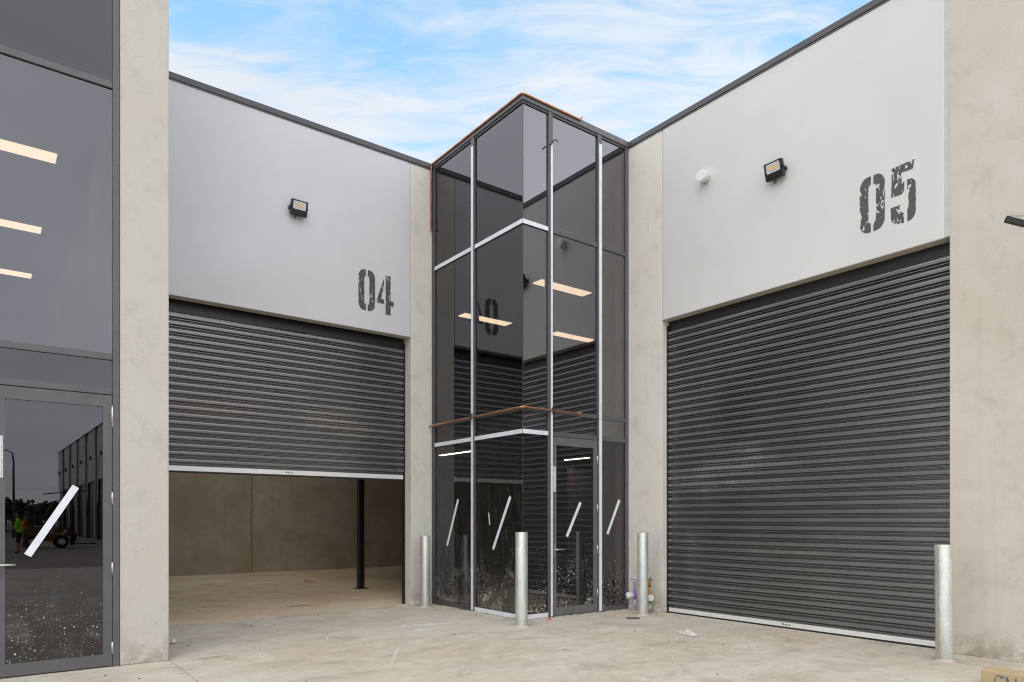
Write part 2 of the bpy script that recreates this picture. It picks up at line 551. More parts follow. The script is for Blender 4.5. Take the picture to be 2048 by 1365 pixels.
def stencil_paint(name):
    m, t, o, pos = new_mat(name)
    p = t.mapping(pos, rot=(R(25), R(25), 0), sc=(1, 1, .42))
    n = t.noise(p, 21, 2, .5, .9)
    f = t.mapr(n, .59, .603)
    b = t.n('ShaderNodeBsdfPrincipled')
    b.inputs['Base Color'].default_value = (.072, .070, .073, 1)
    b.inputs['Roughness'].default_value = .6
    tr = t.n('ShaderNodeBsdfTransparent')
    mx = t.n('ShaderNodeMixShader')
    t.put(mx.inputs[0], f)
    t.L.new(b.outputs[0], mx.inputs[1])
    t.L.new(tr.outputs[0], mx.inputs[2])
    t.L.new(mx.outputs[0], o.inputs[0])
    return m


M['stencil'] = stencil_paint('worn_stencil_paint')


def added_skylight_mat():  # sheet of the unseen skylights added to brighten the warehouse
    m, t, o, pos = new_mat('added_translucent_sheet')
    a = t.n('ShaderNodeBsdfTranslucent')
    a.inputs[0].default_value = (.75, .75, .70, 1)
    b = t.n('ShaderNodeBsdfTransparent')
    b.inputs[0].default_value = (.92, .92, .9, 1)
    mx = t.n('ShaderNodeMixShader')
    mx.inputs[0].default_value = .92
    t.L.new(a.outputs[0], mx.inputs[1])
    t.L.new(b.outputs[0], mx.inputs[2])
    t.L.new(mx.outputs[0], o.inputs[0])
    return m


M['added_skylight'] = added_skylight_mat()


# ------------------------------------------------------------------ mesh helpers
class MB:
    def __init__(s):
        s.v, s.f, s.mi, s.sm = [], [], [], []

    def quad(s, pts, mi=0):
        i = len(s.v)
        s.v += [tuple(p) for p in pts]
        s.f.append(tuple(range(i, i + len(pts))))
        s.mi.append(mi)
        s.sm.append(False)

    def box(s, x0, x1, y0, y1, z0, z1, mi=0, face_mi=None):
        """face_mi: {'-x':1,...} material slots of single faces"""
        x0, x1 = min(x0, x1), max(x0, x1)
        y0, y1 = min(y0, y1), max(y0, y1)
        z0, z1 = min(z0, z1), max(z0, z1)
        i = len(s.v)
        s.v += [(x0, y0, z0), (x1, y0, z0), (x1, y1, z0), (x0, y1, z0), (x0, y0, z1), (x1, y0, z1), (x1, y1, z1), (x0, y1, z1)]
        for k, f in (('-z', (3, 2, 1, 0)), ('+z', (4, 5, 6, 7)), ('-y', (0, 1, 5, 4)), ('+x', (1, 2, 6, 5)), ('+y', (2, 3, 7, 6)), ('-x', (3, 0, 4, 7))):
            s.f.append(tuple(i + j for j in f))
            s.mi.append((face_mi or {}).get(k, mi))
            s.sm.append(False)
        return s

    def tube(s, pts, r, n=10, mi=0, caps=True):
        pts = [Vector(p) for p in pts]
        rs = r if isinstance(r, (list, tuple)) else [r] * len(pts)
        rings = []
        prev = None
        for k, p in enumerate(pts):
            a = pts[max(0, k - 1)]
            b = pts[min(len(pts) - 1, k + 1)]
            d = (b - a).normalized()
            if prev is None:
                ref = Vector((0, 0, 1)) if abs(d.z) < .9 else Vector((1, 0, 0))
                e1 = d.cross(ref).normalized()
            else:
                e1 = (prev - d * prev.dot(d)).normalized()
            prev = e1
            e2 = d.cross(e1)
            i = len(s.v)
            for q in range(n):
                t = 2 * math.pi * q / n
                s.v.append(tuple(p + (e1 * math.cos(t) + e2 * math.sin(t)) * rs[k]))
            rings.append(i)
        for a, b in zip(rings, rings[1:]):
            for q in range(n):
                s.f.append((a + q, a + (q + 1) % n, b + (q + 1) % n, b + q))
                s.mi.append(mi)
                s.sm.append(True)
        if caps:
            s.f.append(tuple(reversed(range(rings[0], rings[0] + n))))
            s.f.append(tuple(range(rings[-1], rings[-1] + n)))
            s.mi += [mi, mi]
            s.sm += [False, False]
        return s

    def prism(s, poly, origin, ex, ey, depth, mi=0):
        """closed outline in the plane (ex, ey) pushed out by the vector depth"""
        o, ex, ey, d = Vector(origin), Vector(ex), Vector(ey), Vector(depth)
        a = [o + ex * p[0] + ey * p[1] for p in poly]
        b = [p + d for p in a]
        i, n = len(s.v), len(poly)
        s.v += [tuple(p) for p in a + b]
        tris = tessellate_polygon([a])
        nrm = ex.cross(ey)
        flip = nrm.dot(d) > 0
        for t in tris:
            tn = (a[t[1]] - a[t[0]]).cross(a[t[2]] - a[t[0]])
            up = tuple(t) if tn.dot(d) > 0 else tuple(reversed(t))
            s.f.append(tuple(i + n + k for k in up))
            s.f.append(tuple(i + k for k in reversed(up)))
            s.mi += [mi, mi]
            s.sm += [False, False]
        area = sum(poly[k][0] * poly[(k + 1) % n][1] - poly[(k + 1) % n][0] * poly[k][1] for k in range(n))
        ccw = (area > 0) == flip
        for k in range(n):
            j = (k + 1) % n
            f = (i + k, i + j, i + n + j, i + n + k)
            s.f.append(f if ccw else tuple(reversed(f)))
            s.mi.append(mi)
            s.sm.append(False)
        return s

    def mesh(s, name, mats, origin=(0, 0, 0), bevel=0.0, seg=2):
        me = bpy.data.meshes.new(name)
        o = Vector(origin)
        me.from_pydata([tuple(Vector(p) - o) for p in s.v], [], s.f)
        for m in mats:
            me.materials.append(m)
        for p, mi, sm in zip(me.polygons, s.mi, s.sm):
            p.material_index = mi
            p.use_smooth = sm
        if bevel:
            bm = bmesh.new()
            bm.from_mesh(me)
            bmesh.ops.bevel(bm, geom=list(bm.edges), offset=bevel, segments=seg, affect='EDGES', profile=.6)
            bm.to_mesh(me)
            bm.free()
        me.update()
        return me

    def build(s, name, mats, parent=None, bevel=0.0, seg=2, origin=None):
        mats = mats if isinstance(mats, (list, tuple)) else [mats]
        base = Vector((0, 0, 0))
        if parent is not None:
            base = world_loc(parent)
        o = Vector(origin) if origin is not None else base
        me = s.mesh(name, mats, o, bevel, seg)
        ob = bpy.data.objects.new(name, me)
        COL.objects.link(ob)
        ob.parent = parent
        ob.location = o - base
        return ob


def world_loc(o):
    p = Vector(o.location)
    while o.parent:
        o = o.parent
        p += Vector(o.location)
    return p


def thing(name, label, cat, loc=(0, 0, 0), group=None):
    o = bpy.data.objects.new(name, None)
    o.empty_display_size = .2
    COL.objects.link(o)
    o.location = loc
    return tag(o, label, cat, group)


def tag(o, label=None, cat=None, group=None, kind=None):
    for k, v in (('label', label), ('category', cat), ('group', group), ('kind', kind)):
        if v:
            o[k] = v
    return o


def struct(o):
    o['kind'] = 'structure'
    return o


def share(name, me, parent, loc=(0, 0, 0), rot=(0, 0, 0)):
    o = bpy.data.objects.new(name, me)
    COL.objects.link(o)
    o.parent = parent
    o.location = loc
    o.rotation_euler = rot
    return o


def copy_tree(o, parent=None):
    c = o.copy()
    COL.objects.link(c)
    c.parent = parent
    for ch in list(o.children):
        copy_tree(ch, c)
    return c


def bx(*a, **k):
    return MB().box(*a, **k)


# ------------------------------------------------------------------ main dimensions (metres)
XB, YB = 6.205, 7.929       # faces of the glazed corner entrance
Y4, X5 = 10.459, 8.391      # outer faces of the two warehouse walls
YL = 7.87                   # face of the left shopfront
ZR, ZC = 7.478, 7.560        # wall top, capping top
RY4, RX5 = 10.70, 8.535     # roller curtain planes
P = .107                    # slat pitch

# ------------------------------------------------------------------ ground
g = MB()
g.quad([(-400, -400, -.06), (400, -400, -.06), (400, 400, -.06), (-400, 400, -.06)])
struct(g.build('ground', M['yard']))
pave = bpy.data.objects.new('pavement', None)
COL.objects.link(pave)
struct(pave)
JX, JY = 1.556, 7.50
for (x0, x1, y0, y1) in ((-9, JX - .004, -9, 10.2), (JX + .004, 14, -9, JY - .004), (JX + .004, 8.60, JY + .004, 10.385)):
    bx(x0, x1, y0, y1, -.055, 0).build('slab', M['slab'], pave, bevel=.004, seg=1)
struct(bx(1.3, 12.6, 10.395, 19.6, -.055, .002).build('warehouse_floor', M['slab_in']))

# ------------------------------------------------------------------ left wall with number 04
W4 = thing('warehouse_wall', 'pale grey painted wall numbered 04 above the half open roller door', 'wall', (3.6, Y4, 0))
pb = bx(1.32, 5.782, Y4 - .002, 10.64, 4.52, ZR, 0, {'-z': 1, '+x': 1}).build('wall_panel', [M['paint_sky_tint'], M['pier_warm']], W4, bevel=.012)
bx(5.795, XB - .003, Y4, 10.745, 0, ZR).build('concrete_pier', M['pier4'], W4, bevel=.008)
bx(5.78, 5.797, Y4 + .006, 10.60, 4.53, ZR).build('joint_sealant', M['seal'], W4)
cap = MB()
cap.box(1.30, XB, Y4 - .022, Y4 + .30, ZR + .002, ZC).box(1.30, XB - .004, Y4 - .012, Y4 - .004, ZR - .02, ZR + .002)
cap.build('parapet_capping', M['cap'], W4)


def rag(poly, step=.02, amp=.0035, seed=1):
    """subdivide an outline and roughen it like a worn stencil"""
    rnd = random.Random(seed)
    res = []
    n = len(poly)
    for k in range(n):
        a, b = Vector((*poly[k], 0)), Vector((*poly[(k + 1) % n], 0))
        m_ = max(1, int((b - a).length / step))
        for q in range(m_):
            p = a.lerp(b, q / m_)
            j = amp if q else amp * .4
            res.append((p.x + rnd.uniform(-j, j), p.y + rnd.uniform(-j, j)))
    return res


def arc(cx, cy_, rx, ry, a0, a1, n=8):
    return [(cx + rx * math.cos(R(a0 + (a1 - a0) * k / n)), cy_ + ry * math.sin(R(a0 + (a1 - a0) * k / n))) for k in range(n + 1)]


def half_zero(sgn):
    """right half (sgn=+1) of a stencil 0, 0.29 wide and 0.66 high about its centre"""
    pts = [(.016, .33)] + arc(.045, .205, .10, .125, 90, 0) + arc(.045, -.205, .10, .125, 0, -90) + [(.016, -.33)]
    pts += [(.016, -.225)] + arc(.012, -.185, .033, .05, -60, 0, 4) + arc(.012, .185, .033, .05, 0, 60, 4) + [(.016, .225)]
    return [(p[0] * sgn, p[1]) for p in pts]


DIG = {
    '0': [half_zero(1), half_zero(-1)],
    '4': [[(-.03, .26), (-.03, .055), (-.062, .03), (-.078, -.085), (-.03, -.10), (-.03, -.165), (-.155, -.165), (-.155, -.10)],
          [(.0, .31), (.09, .31), (.09, -.10), (.145, -.10), (.145, -.18), (.09, -.18), (.09, -.335), (.0, -.335)]],
    '5': [[(-.125, .32), (.12, .335), (.105, .235), (-.02, .235), (-.02, .10), (.012, .13), (.012, .02), (-.02, -.01), (-.13, -.01)],
          [(.045, .135)] + arc(.06, .055, .075, .08, 70, 0, 5) + arc(.06, -.24, .075, .10, 0, -90, 6) +
          [(.045, -.345), (.045, -.215), (.058, -.18), (.058, .0), (.045, .02)],
          [(-.135, -.13), (-.03, -.13), (-.03, -.20), (-.005, -.225), (.005, -.23), (.005, -.345)] + arc(-.04, -.24, .095, .10, -90, -180, 6)],
}


def number(parent, txt, centres, place, ex, depth):
    for ch, cx in zip(txt, centres):
        mb = MB()
        for k, poly in enumerate(DIG[ch]):
            mb.prism(rag(poly, seed=ord(ch) * 7 + k), place(cx), ex, (0, 0, 1), depth)
        mb.build('number_' + {'0': 'zero', '4': 'four', '5': 'five'}[ch], M['stencil'], parent)


number(W4, '04', (4.985, 5.322), lambda c: (c, Y4 - .002, 5.155), (1, 0, 0), (0, -.003, 0))

# ------------------------------------------------------------------ right wall with number 05
W5 = thing('warehouse_wall', 'warm white painted wall numbered 05 above the closed roller door', 'wall', (X5, 5.2, 0))
bx(X5 - .002, X5 + .19, 3.25, 7.21, 4.52, ZR, 0, {'-z': 1, '-y': 1}).build('wall_panel', [M['paint_warm'], M['pier_warm']], W5, bevel=.012)
bx(X5, X5 + .36, 7.227, YB + .30, 0, ZR).build('concrete_pier', M['pier5'], W5, bevel=.008)
bx(X5 + .006, X5 + .15, 7.208, 7.229, 4.53, ZR).build('joint_sealant', M['seal'], W5)
bx(X5 + .004, X5 + .15, 3.192, 3.252, 4.53, ZR).build('joint_sealant', M['seal'], W5)
cap = MB()
cap.box(X5 - .022, X5 + .30, -9, YB + .30, ZR + .002, ZC).box(X5 - .012, X5 - .004, -9, YB - .021, ZR - .02, ZR + .002)
cap.build('parapet_capping', M['cap'], W5)
number(W5, '05', (4.024, 3.675), lambda c: (X5 - .002, c, 5.175), (0, -1, 0), (-.003, 0, 0))

WR = thing('concrete_wall', 'bare beige concrete wall at the right behind the nearest bollard', 'wall', (X5, -1, 0))
bx(X5 - .001, X5 + .30, -9, 3.195, 0, ZR).build('wall_panel', M['pier_warm'], WR, bevel=.008)


# ------------------------------------------------------------------ roller doors
def slat_profile(out):
    return [(-.03, .107), (.003, .1069), (out * .98, .0945), (out * 1.03, .078), (out, .0545), (out * .86, .0495), (.002, .0465), (-.03, .0460), (-.03, .0350),
            (.002, .0348), (.021, .0290), (.0205, .0205), (.002, .0172), (-.03, .0168), (-.03, .004), (-.03, 0)]


def slat_mesh(name, axis, a0, a1, mat):
    me_v, me_f = [], []
    prof = slat_profile(.030)
    for a in (a0, a1):
        for o_, z in prof:
            me_v.append((a, -o_, z) if axis == 'x' else (-o_, a, z))
    n = len(prof)
    for k in range(n - 1):
        f = (k, k + 1, n + k + 1, n + k)
        me_f.append(f if axis == 'x' else tuple(reversed(f)))
    me = bpy.data.meshes.new(name)
    me.from_pydata(me_v, [], me_f)
    me.materials.append(mat)
    me.update()
    return me


def logo(parent, base, ex, depth):
    mb = MB()
    star = []
    for k in range(10):
        a = k * math.pi / 5
        r = .022 if k % 2 == 0 else .009
        star.append((r * math.cos(a) * 1.2 - .045, r * math.sin(a) * .9 + .002))
    mb.prism(star, base, ex, (0, 0, 1), depth)
    for k in range(4):
        x = -.022 + k * .021
        mb.prism([(x, -.012), (x + .014, -.012), (x + .018, .004), (x + .004, .004)], base, ex, (0, 0, 1), depth, 1 if k in (0, 3) else 0)
    mb.build('maker_logo', [M['green_logo'], M['dark_logo']], parent)


D4 = thing('roller_door', 'charcoal roller door half raised with tan dust marks under number 04', 'roller door', (3.6, RY4, 0), 'roller doors of the warehouse units')
me = slat_mesh('slat', 'x', 1.34 - 3.6, 5.770 - 3.6, M['curtain4'])
z = 2.205
while z < 4.34:
    share('slat', me, D4, (0, random.uniform(-.0004, .0004), z))
    z += P
mb = MB().box(1.34, 5.770, RY4 - .02, RY4 + .02, 2.133, 2.205)
mb.build('bottom_rail', M['alu'], D4, bevel=.004, seg=1)
bx(1.34, 5.770, RY4 - .014, RY4 + .012, 2.108, 2.132).build('rubber_seal', M['rubber'], D4)
mb = MB().box(1.34, 5.79, RY4 + .012, RY4 + .06, 4.455, 4.9).box(1.34, 5.79, RY4 + .011, RY4 + .06, 4.37, 4.454)
mb.build('shaded_drum_wrap', M['black'], D4)  # black box stands in for the shade where slats wrap the drum
bx(5.771, 5.7945, RY4 - .038, RY4 + .043, 0.003, 4.45).build('guide_rail', M['black'], D4)
logo(D4, (3.80, RY4 - .020, 2.169), (1, 0, 0), (0, -.002, 0))

D5 = thing('roller_door', 'charcoal roller door fully closed with chalky scuffs under number 05', 'roller door', (RX5, 5.2, 0), 'roller doors of the warehouse units')
me = slat_mesh('slat', 'y', 3.18 - 5.2, 7.203 - 5.2, M['curtain5'])
z = .083
while z < 4.36:
    share('slat', me, D5, (random.uniform(-.0004, .0004), 0, z))
    z += P
bx(RX5 - .02, RX5 + .02, 3.18, 7.203, .022, .083).build('bottom_rail', M['alu'], D5, bevel=.004, seg=1)
bx(RX5 - .014, RX5 + .012, 3.18, 7.203, .001, .021).build('rubber_seal', M['rubber'], D5)
MB().box(RX5 + .012, RX5 + .06, 3.18, 7.224, 4.455, 4.9).box(RX5 + .011, RX5 + .06, 3.18, 7.224, 4.37, 4.454).build('shaded_drum_wrap', M['black'], D5)  # black box for the shaded drum wrap, as on the other door
bx(RX5 - .038, RX5 + .05, 7.204, 7.2262, .003, 4.45).build('guide_rail', M['black'], D5)
logo(D5, (RX5 - .020, 5.205, .055), (0, -1, 0), (-.002, 0, 0))

# ------------------------------------------------------------------ glazed corner entrance
GE = thing('glazed_entrance', 'two storey dark glass corner entrance with white protective film on its frame', 'glass entrance', (XB, YB, 0))
FD = .09


def lbar(y0, y1, z0, z1, name='transom', mat='frame', outw=0.0):      # bar in the left face
    return bx(XB - outw, XB + FD, y0, y1, z0, z1).build(name, M[mat], GE, bevel=.003, seg=1)


def rbar(x0, x1, z0, z1, name='transom', mat='frame', outw=0.0):      # bar in the right face
    return bx(x0, x1, YB - outw, YB + FD, z0, z1).build(name, M[mat], GE, bevel=.003, seg=1)


ZT = ((2.685, 2.755), (3.02, 3.08), (5.705, 5.775))
LM = (9.155, 9.24)
RM = ((6.690, 6.768), (7.695, 7.782))
YW, XW = 10.375, 8.325
# mullions
lbar(LM[0], LM[1], .0, 7.489, 'mullion', 'frame_l', .012)
lbar(YW, Y4 - .003, .0, 7.489, 'mullion', 'frame', .006)
for a, b in RM:
    rbar(a, b, .0, 7.489, 'mullion', 'frame_l', .012)
rbar(XW, X5 - .003, .0, 7.489, 'mullion', 'frame_l', .006)
# transoms, head and base in each bay
zb = [(0, .075)] + list(ZT) + [(7.442, 7.488)]
for z0, z1 in zb:
    lbar(LM[1] + .001, YW - .001, z0, z1, 'base_rail' if z0 == 0 else 'transom')
    lbar(YB + .002, LM[0] - .001, z0, z1, 'base_rail' if z0 == 0 else 'transom')
    rbar(XB + FD + .001, RM[0][0] - .001, z0, z1, 'base_rail' if z0 == 0 else 'transom')
    if z0 > 0:
        rbar(RM[0][1] + .001, RM[1][0] - .001, z0, z1, 'transom', 'frame_l')
    rbar(RM[1][1] + .001, XW - .001, z0, z1, 'base_rail' if z0 == 0 else 'transom', 'frame_l')
# panes
zz = [(.075, 2.685), (2.755, 3.02), (3.08, 5.705), (5.775, 7.442)]
for k, (z0, z1) in enumerate(zz):
    ml = M['pane_low_l'] if k == 0 else M['pane_low_l'] if k == 1 else M['pane_l']
    mr = M['pane_low_r'] if k == 0 else M['pane']
    e = .0005
    for y0, y1 in ((LM[1] + e, YW - e), (YB + .018, LM[0] - e)):
        bx(XB + .020, XB + .030, y0, y1, z0 + e, z1 - e, 1, {'-x': 0}).build('pane', [ml, M['pane_in']], GE)
    for x0, x1 in ((XB + .0305, RM[0][0] - e), (RM[0][1] + e, RM[1][0] - e), (RM[1][1] + e, XW - e)):
        if k == 0 and abs(x0 - RM[0][1] - e) < 1e-6:
            continue
        bx(x0, x1, YB + .020, YB + .030, z0 + e, z1 - e, 1, {'-y': 0}).build('pane', [mr, M['pane_in']], GE)
MB().box(XB + .014, XB + .0195, YB + .012, YB + .0175, .08, 7.440).build('corner_seal', M['frame'], GE)
# capping
c = MB()
c.box(XB - .02, XB + .25, YB - .02, Y4 - .0225, 7.477, ZC + .006)
c.box(XB + .251, X5 - .0225, YB - .02, YB + .25, 7.477, ZC + .006)
c.build('parapet_capping', M['cap_l'], GE)
bx(XB + .092, 14, YB + .092, 16.5, 7.446, 7.472).build('roof', M['void'], GE)


# white protective film on the frame faces
def lfilm(y0, y1, z0, z1, o_=.0):
    return bx(XB - o_ - .0025, XB - o_ - .0003, y0, y1, z0, z1).build('protective_film', M['film'], GE)


def rfilm(x0, x1, z0, z1, o_=.0):
    return bx(x0, x1, YB - o_ - .0025, YB - o_ - .0003, z0, z1).build('protective_film', M['film'], GE)


lfilm(LM[0] + .022, LM[1] - .004, .02, 7.34, .012)
rfilm(RM[0][0] + .038, RM[0][1] - .004, .015, 7.02, .012)
rfilm(RM[1][0] + .024, RM[1][1] - .003, .015, 7.33, .012)
for z0, z1 in (ZT[0], ZT[2]):
    lfilm(LM[1] + .004, YW - .006, z0 + .004, z1 - .004)
    lfilm(YB + .004, LM[0] - .004, z0 + .004, z1 - .004)
    rfilm(XB + .003, RM[0][0] - .004, z0 + .004, z1 - .004)
lfilm(YB + .004, LM[0] - .004, .006, .071)
rfilm(XB + .003, RM[0][0] - .004, .006, .071)
# film ends peeled loose at the top of the first mullion
pe = MB()
pe.tube([(6.735, YB - .016, 7.00), (6.745, YB - .05, 7.04), (6.765, YB - .08, 7.05), (6.80, YB - .085, 7.02)], .010, 5)
pe.tube([(6.735, YB - .016, 7.00), (6.70, YB - .045, 6.99), (6.665, YB - .06, 6.95)], .010, 5)
pe.build('peeled_film', M['frame'], GE)

# entrance door
DR = MB()
dx0, dx1, dy0, dy1 = RM[0][1] + .004, RM[1][0] - .004, YB + .004, YB + .05
DR.box(dx0, dx0 + .078, dy0, dy1, .012, 2.68).box(dx1 - .075, dx1, dy0, dy1, .012, 2.68)
DR.box(dx0 + .0785, dx1 - .0755, dy0, dy1, 2.555, 2.68).box(dx0 + .0785, dx1 - .0755, dy0, dy1, .012, .135)
door = DR.build('door', M['frame_d'], GE)
bx(dx0 + .079, dx1 - .076, dy0 + .014, dy0 + .022, .1355, 2.5545, 1, {'-y': 0}).build('door_pane', [M['pane_low_r'], M['pane_in']], door)


def lever(parent, x, y, z, sgn, name='door_handle'):
    h = MB()
    h.box(x - .018, x + .018, y - .012, y - .0005, z - .12, z + .11)
    h.tube([(x, y - .01, z), (x, y - .055, z)], .011, 8)
    h.tube([(x, y - .055, z), (x + sgn * .03, y - .058, z), (x + sgn * .15, y - .056, z)], .010, 8)
    return h.build(name, M['steel'], parent)


lever(door, dx0 + .035, dy0, 1.0, 1)
for hz in (.30, .98, 1.62, 2.38):
    mb = MB().tube([(dx1 + .002, dy0 - .006, hz - .06), (dx1 + .002, dy0 - .006, hz + .06)], .009, 8)
    mb.build('hinge', M['steel'], door)


def sticker(parent, org, ex, depth, wd, ht, lines=True):
    mb = MB()
    mb.prism([(0, 0), (wd, 0), (wd, ht), (0, ht)], org, ex, (0, 0, 1), depth)
    if lines:
        o_ = Vector(org) + Vector(depth)
        rnd = random.Random(4)
        for col in (.30, .62):
            q = .04 * ht
            while q < ht * .95:
                l_ = ht * rnd.uniform(.03, .09)
                mb.prism([(wd * col, q), (wd * (col + .13), q), (wd * (col + .13), q + l_), (wd * col, q + l_)], o_, ex, (0, 0, 1), Vector(depth) * .4, 1)
                q += l_ + ht * rnd.uniform(.012, .04)
    return mb.build('sticker', [M['paper'], M['print']], parent)


sticker(door, (dx0 + .018, dy0 - .0002, 1.86), (1, 0, 0), (0, -.002, 0), .05, .38)


# diagonal white tape strips stuck to the glass
def tape(parent, a, b, wd, plane, lbl=None):
    (a1, az), (b1, bz) = a, b
    d = Vector((b1 - a1, bz - az))
    n = Vector((0, 1)) * 0
    hw = wd / 2
    # strip cut level at its ends
    mb = MB()
    k = Vector((-d.y, d.x)).normalized() * hw
    poly = [(a1 - k.x, az - k.y), (b1 - k.x, bz - k.y), (b1 + k.x, bz + k.y), (a1 + k.x, az + k.y)]
    if plane[0] == 'x':
        mb.prism(poly, (plane[1], 0, 0), (0, 1, 0), (0, 0, 1), (-.0015, 0, 0))
    else:
        mb.prism(poly, (0, plane[1], 0), (1, 0, 0), (0, 0, 1), (0, -.0015, 0))
    return mb.build('tape_strip', M['tape'], parent)


tape(GE, (10.00, 1.01), (9.66, 1.775), .055, ('x', XB + .0195))
tape(GE, (8.68, .995), (8.245, 1.785), .055, ('x', XB + .0195))
tape(GE, (7.93, 1.215), (8.200, 1.762), .05, ('y', YB + .0195))
tape(door, (7.070, 1.19), (7.350, 1.71), .05, ('y', dy0 + .0135))
tape(GE, (8.80, 1.55), (8.765, 1.37), .022, ('x', XB + .0195))

# ------------------------------------------------------------------ copper pipes along the box
cp = MB()
r_ = .0145
cp.tube([(XB - .035, Y4 - .03, 6.44), (XB - .035, Y4 - .03, 7.48), (XB - .037, Y4 - .05, 7.525), (XB - .037, Y4 - .09, 7.535),
         (XB - .037, YB + .03, 7.545), (XB - .03, YB - .025, 7.548), (XB + .03, YB - .037, 7.548), (7.25, YB - .037, 7.548),
         (7.30, YB - .037, 7.548), (7.325, YB - .045, 7.59)], r_, 10)
cp.tube([(XB - .035, Y4 - .03, 6.44), (XB - .05, Y4 - .05, 6.415)], .018, 8)
tag(cp.build('copper_pipe', M['copper'], None, origin=(XB, YB, 7.5)), 'upper copper pipe bent round the top edge of the glass entrance', 'pipe')
cp = MB()
cp.tube([(XB - .06, 10.50, 3.03), (XB - .045, 10.40, 3.05), (XB - .037, 10.30, 3.055), (XB - .037, YB + .02, 3.058), (XB - .028, YB - .027, 3.06),
         (XB + .03, YB - .037, 3.06), (7.26, YB - .037, 3.06)], r_, 10)
lowpipe = cp.build('copper_pipe', M['copper'], None, origin=(XB, YB, 3.05))
tag(lowpipe, 'lower copper pipe bent round the glass entrance above the door', 'pipe')
for pts_, rr_ in [([(XB - .037, y - .012, 3.057), (XB - .037, y + .012, 3.057)], .020) for y in (10.25, 8.45, 8.15)] + [
        ([(XB - .02, YB - .04, 3.06), (XB + .03, YB - .038, 3.06)], .019), ([(7.23, YB - .037, 3.06), (7.285, YB - .037, 3.06)], .019)]:
    MB().tube(pts_, rr_, 8).build('pipe_fitting', M['brass'], lowpipe)
MB().tube([(7.286, YB - .037, 3.062), (7.32, YB - .045, 3.085)], .011, 8).build('tap', M['brass'], lowpipe)
MB().tube([(XB - .03, LM[0] + .045, 3.03), (XB - .055, LM[0] + .045, 3.06), (XB - .03, LM[0] + .04, 3.10), (XB - .016, LM[0] + .04, 3.12)], .012, 6).build('tie_strap', M['black'], lowpipe)
MB().tube([(6.75, YB - .02, 3.10), (6.77, YB - .055, 3.07), (6.76, YB - .02, 3.02)], .012, 6).build('tie_strap', M['black'], lowpipe)

# ------------------------------------------------------------------ left shopfront and concrete wing wall
SH = thing('glazed_shopfront', 'grey framed tinted glass shopfront filling the left edge', 'shopfront', (.5, YL, 0))


def sbar(x0, x1, z0, z1, name='transom', outw=0.0):
    return bx(x0, x1, YL - outw, YL + FD, z0, z1).build(name, M['frame_l'], SH, bevel=.003, seg=1)


sbar(1.040, 1.098, 0, 9.2, 'mullion', .010)
sbar(.005, .070, 0, 9.2, 'mullion', .010)
sbar(-1.0, -.935, 0, 9.2, 'mullion', .010)
SZ = ((2.675, 2.735), (3.015, 3.080), (5.69, 5.755), (7.40, 7.46))
for z0, z1 in SZ:
    sbar(.071, 1.039, z0, z1)
    sbar(-.934, .004, z0, z1)
sz = ((2.735, 3.015), (3.08, 5.69), (5.755, 7.40))
for z0, z1 in sz:
    for x0, x1 in ((.071, 1.039), (-.934, .004)):
        bx(x0, x1, YL + .022, YL + .032, z0 + .0005, z1 - .0005, 1, {'-y': 0}).build('pane', [M['pane_left' if z0 == 3.08 else 'pane_spandrel'], M['pane_in']], SH)
bx(-6, -1.001, YL, YL + .2, 0, 9.2).build('wall_panel', M['pier'], SH, bevel=.006)
bx(-6, 1.10, YL + .1, YL + .16, 7.47, 9.2).build('spandrel_panel', M['frame_l'], SH)
for (a, b, hinge) in ((.076, 1.036, 1.030), (-.930, .000, None)):
    d_ = MB()
    y0, y1 = YL + .004, YL + .05
    d_.box(a, a + .105, y0, y1, .012, 2.668).box(b - .079, b, y0, y1, .012, 2.668)
    d_.box(a + .1055, b - .0795, y0, y1, 2.552, 2.668).box(a + .1055, b - .0795, y0, y1, .012, .128)
    sd_ = d_.build('door', M['frame_l'], SH)
    bx(a + .106, b - .080, y0 + .016, y0 + .024, .1285, 2.5515, 1, {'-y': 0}).build('door_pane', [M['pane_left_low'], M['pane_in']], sd_)
    if hinge:
        lever(sd_, a + .035, y0, 1.035, 1)
        for hz in (.185, .965, 1.655):
            MB().tube([(hinge + .006, y0 - .007, hz - .06), (hinge + .006, y0 - .007, hz + .06)], .008, 8).build('hinge', M['steel'], sd_)
        MB().tube([(hinge + .006, y0 - .007, 2.355), (hinge + .006, y0 - .007, 2.565)], .008, 8).build('hinge', M['steel'], sd_)
        sticker(sd_, (a + .055, y0 - .0002, 1.83), (1, 0, 0), (0, -.002, 0), .034, .38)
        tape(sd_, (.352, 1.115), (.733, 1.765), .062, ('y', y0 + .0155))

WL = thing('concrete_wall', 'pale concrete wing wall end between the left shopfront and roller door', 'wall', (1.32, YL, 0))
bx(1.101, 1.546, YL - .004, Y4 - .01, 0, 9.4).build('wall_panel', M['pier'], WL, bevel=.012)


# ------------------------------------------------------------------ interiors (seen through the tinted glass and the open door)
struct(MB().box(XB + .10, 14, YB + .10, 16.4, 2.78, 3.0).build('office_floor', M['inner']))
struct(MB().box(XB + .10, 14, YB + .10, 16.4, 5.76, 5.86).build('office_ceiling', M['room']))
struct(MB().box(XB + .10, 14, 16.4, 16.5, 3.0, 5.76).build('office_wall', M['room']))
struct(MB().box(13.9, 14, YB + .36, 16.4, 3.0, 5.76).build('office_wall', M['room']))
struct(MB().box(XB + .03, XB + .10, Y4 + .42, 16.4, 2.78, 7.38).build('office_wall', M['room']))
struct(MB().box(X5 + .37, 14, YB + .301, YB + .36, 0, 7.38).build('office_wall', M['room']))
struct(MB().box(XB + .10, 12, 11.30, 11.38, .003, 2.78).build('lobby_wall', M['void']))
struct(MB().box(11.9, 12, YB + .37, 11.29, .003, 2.78).build('lobby_wall', M['void']))
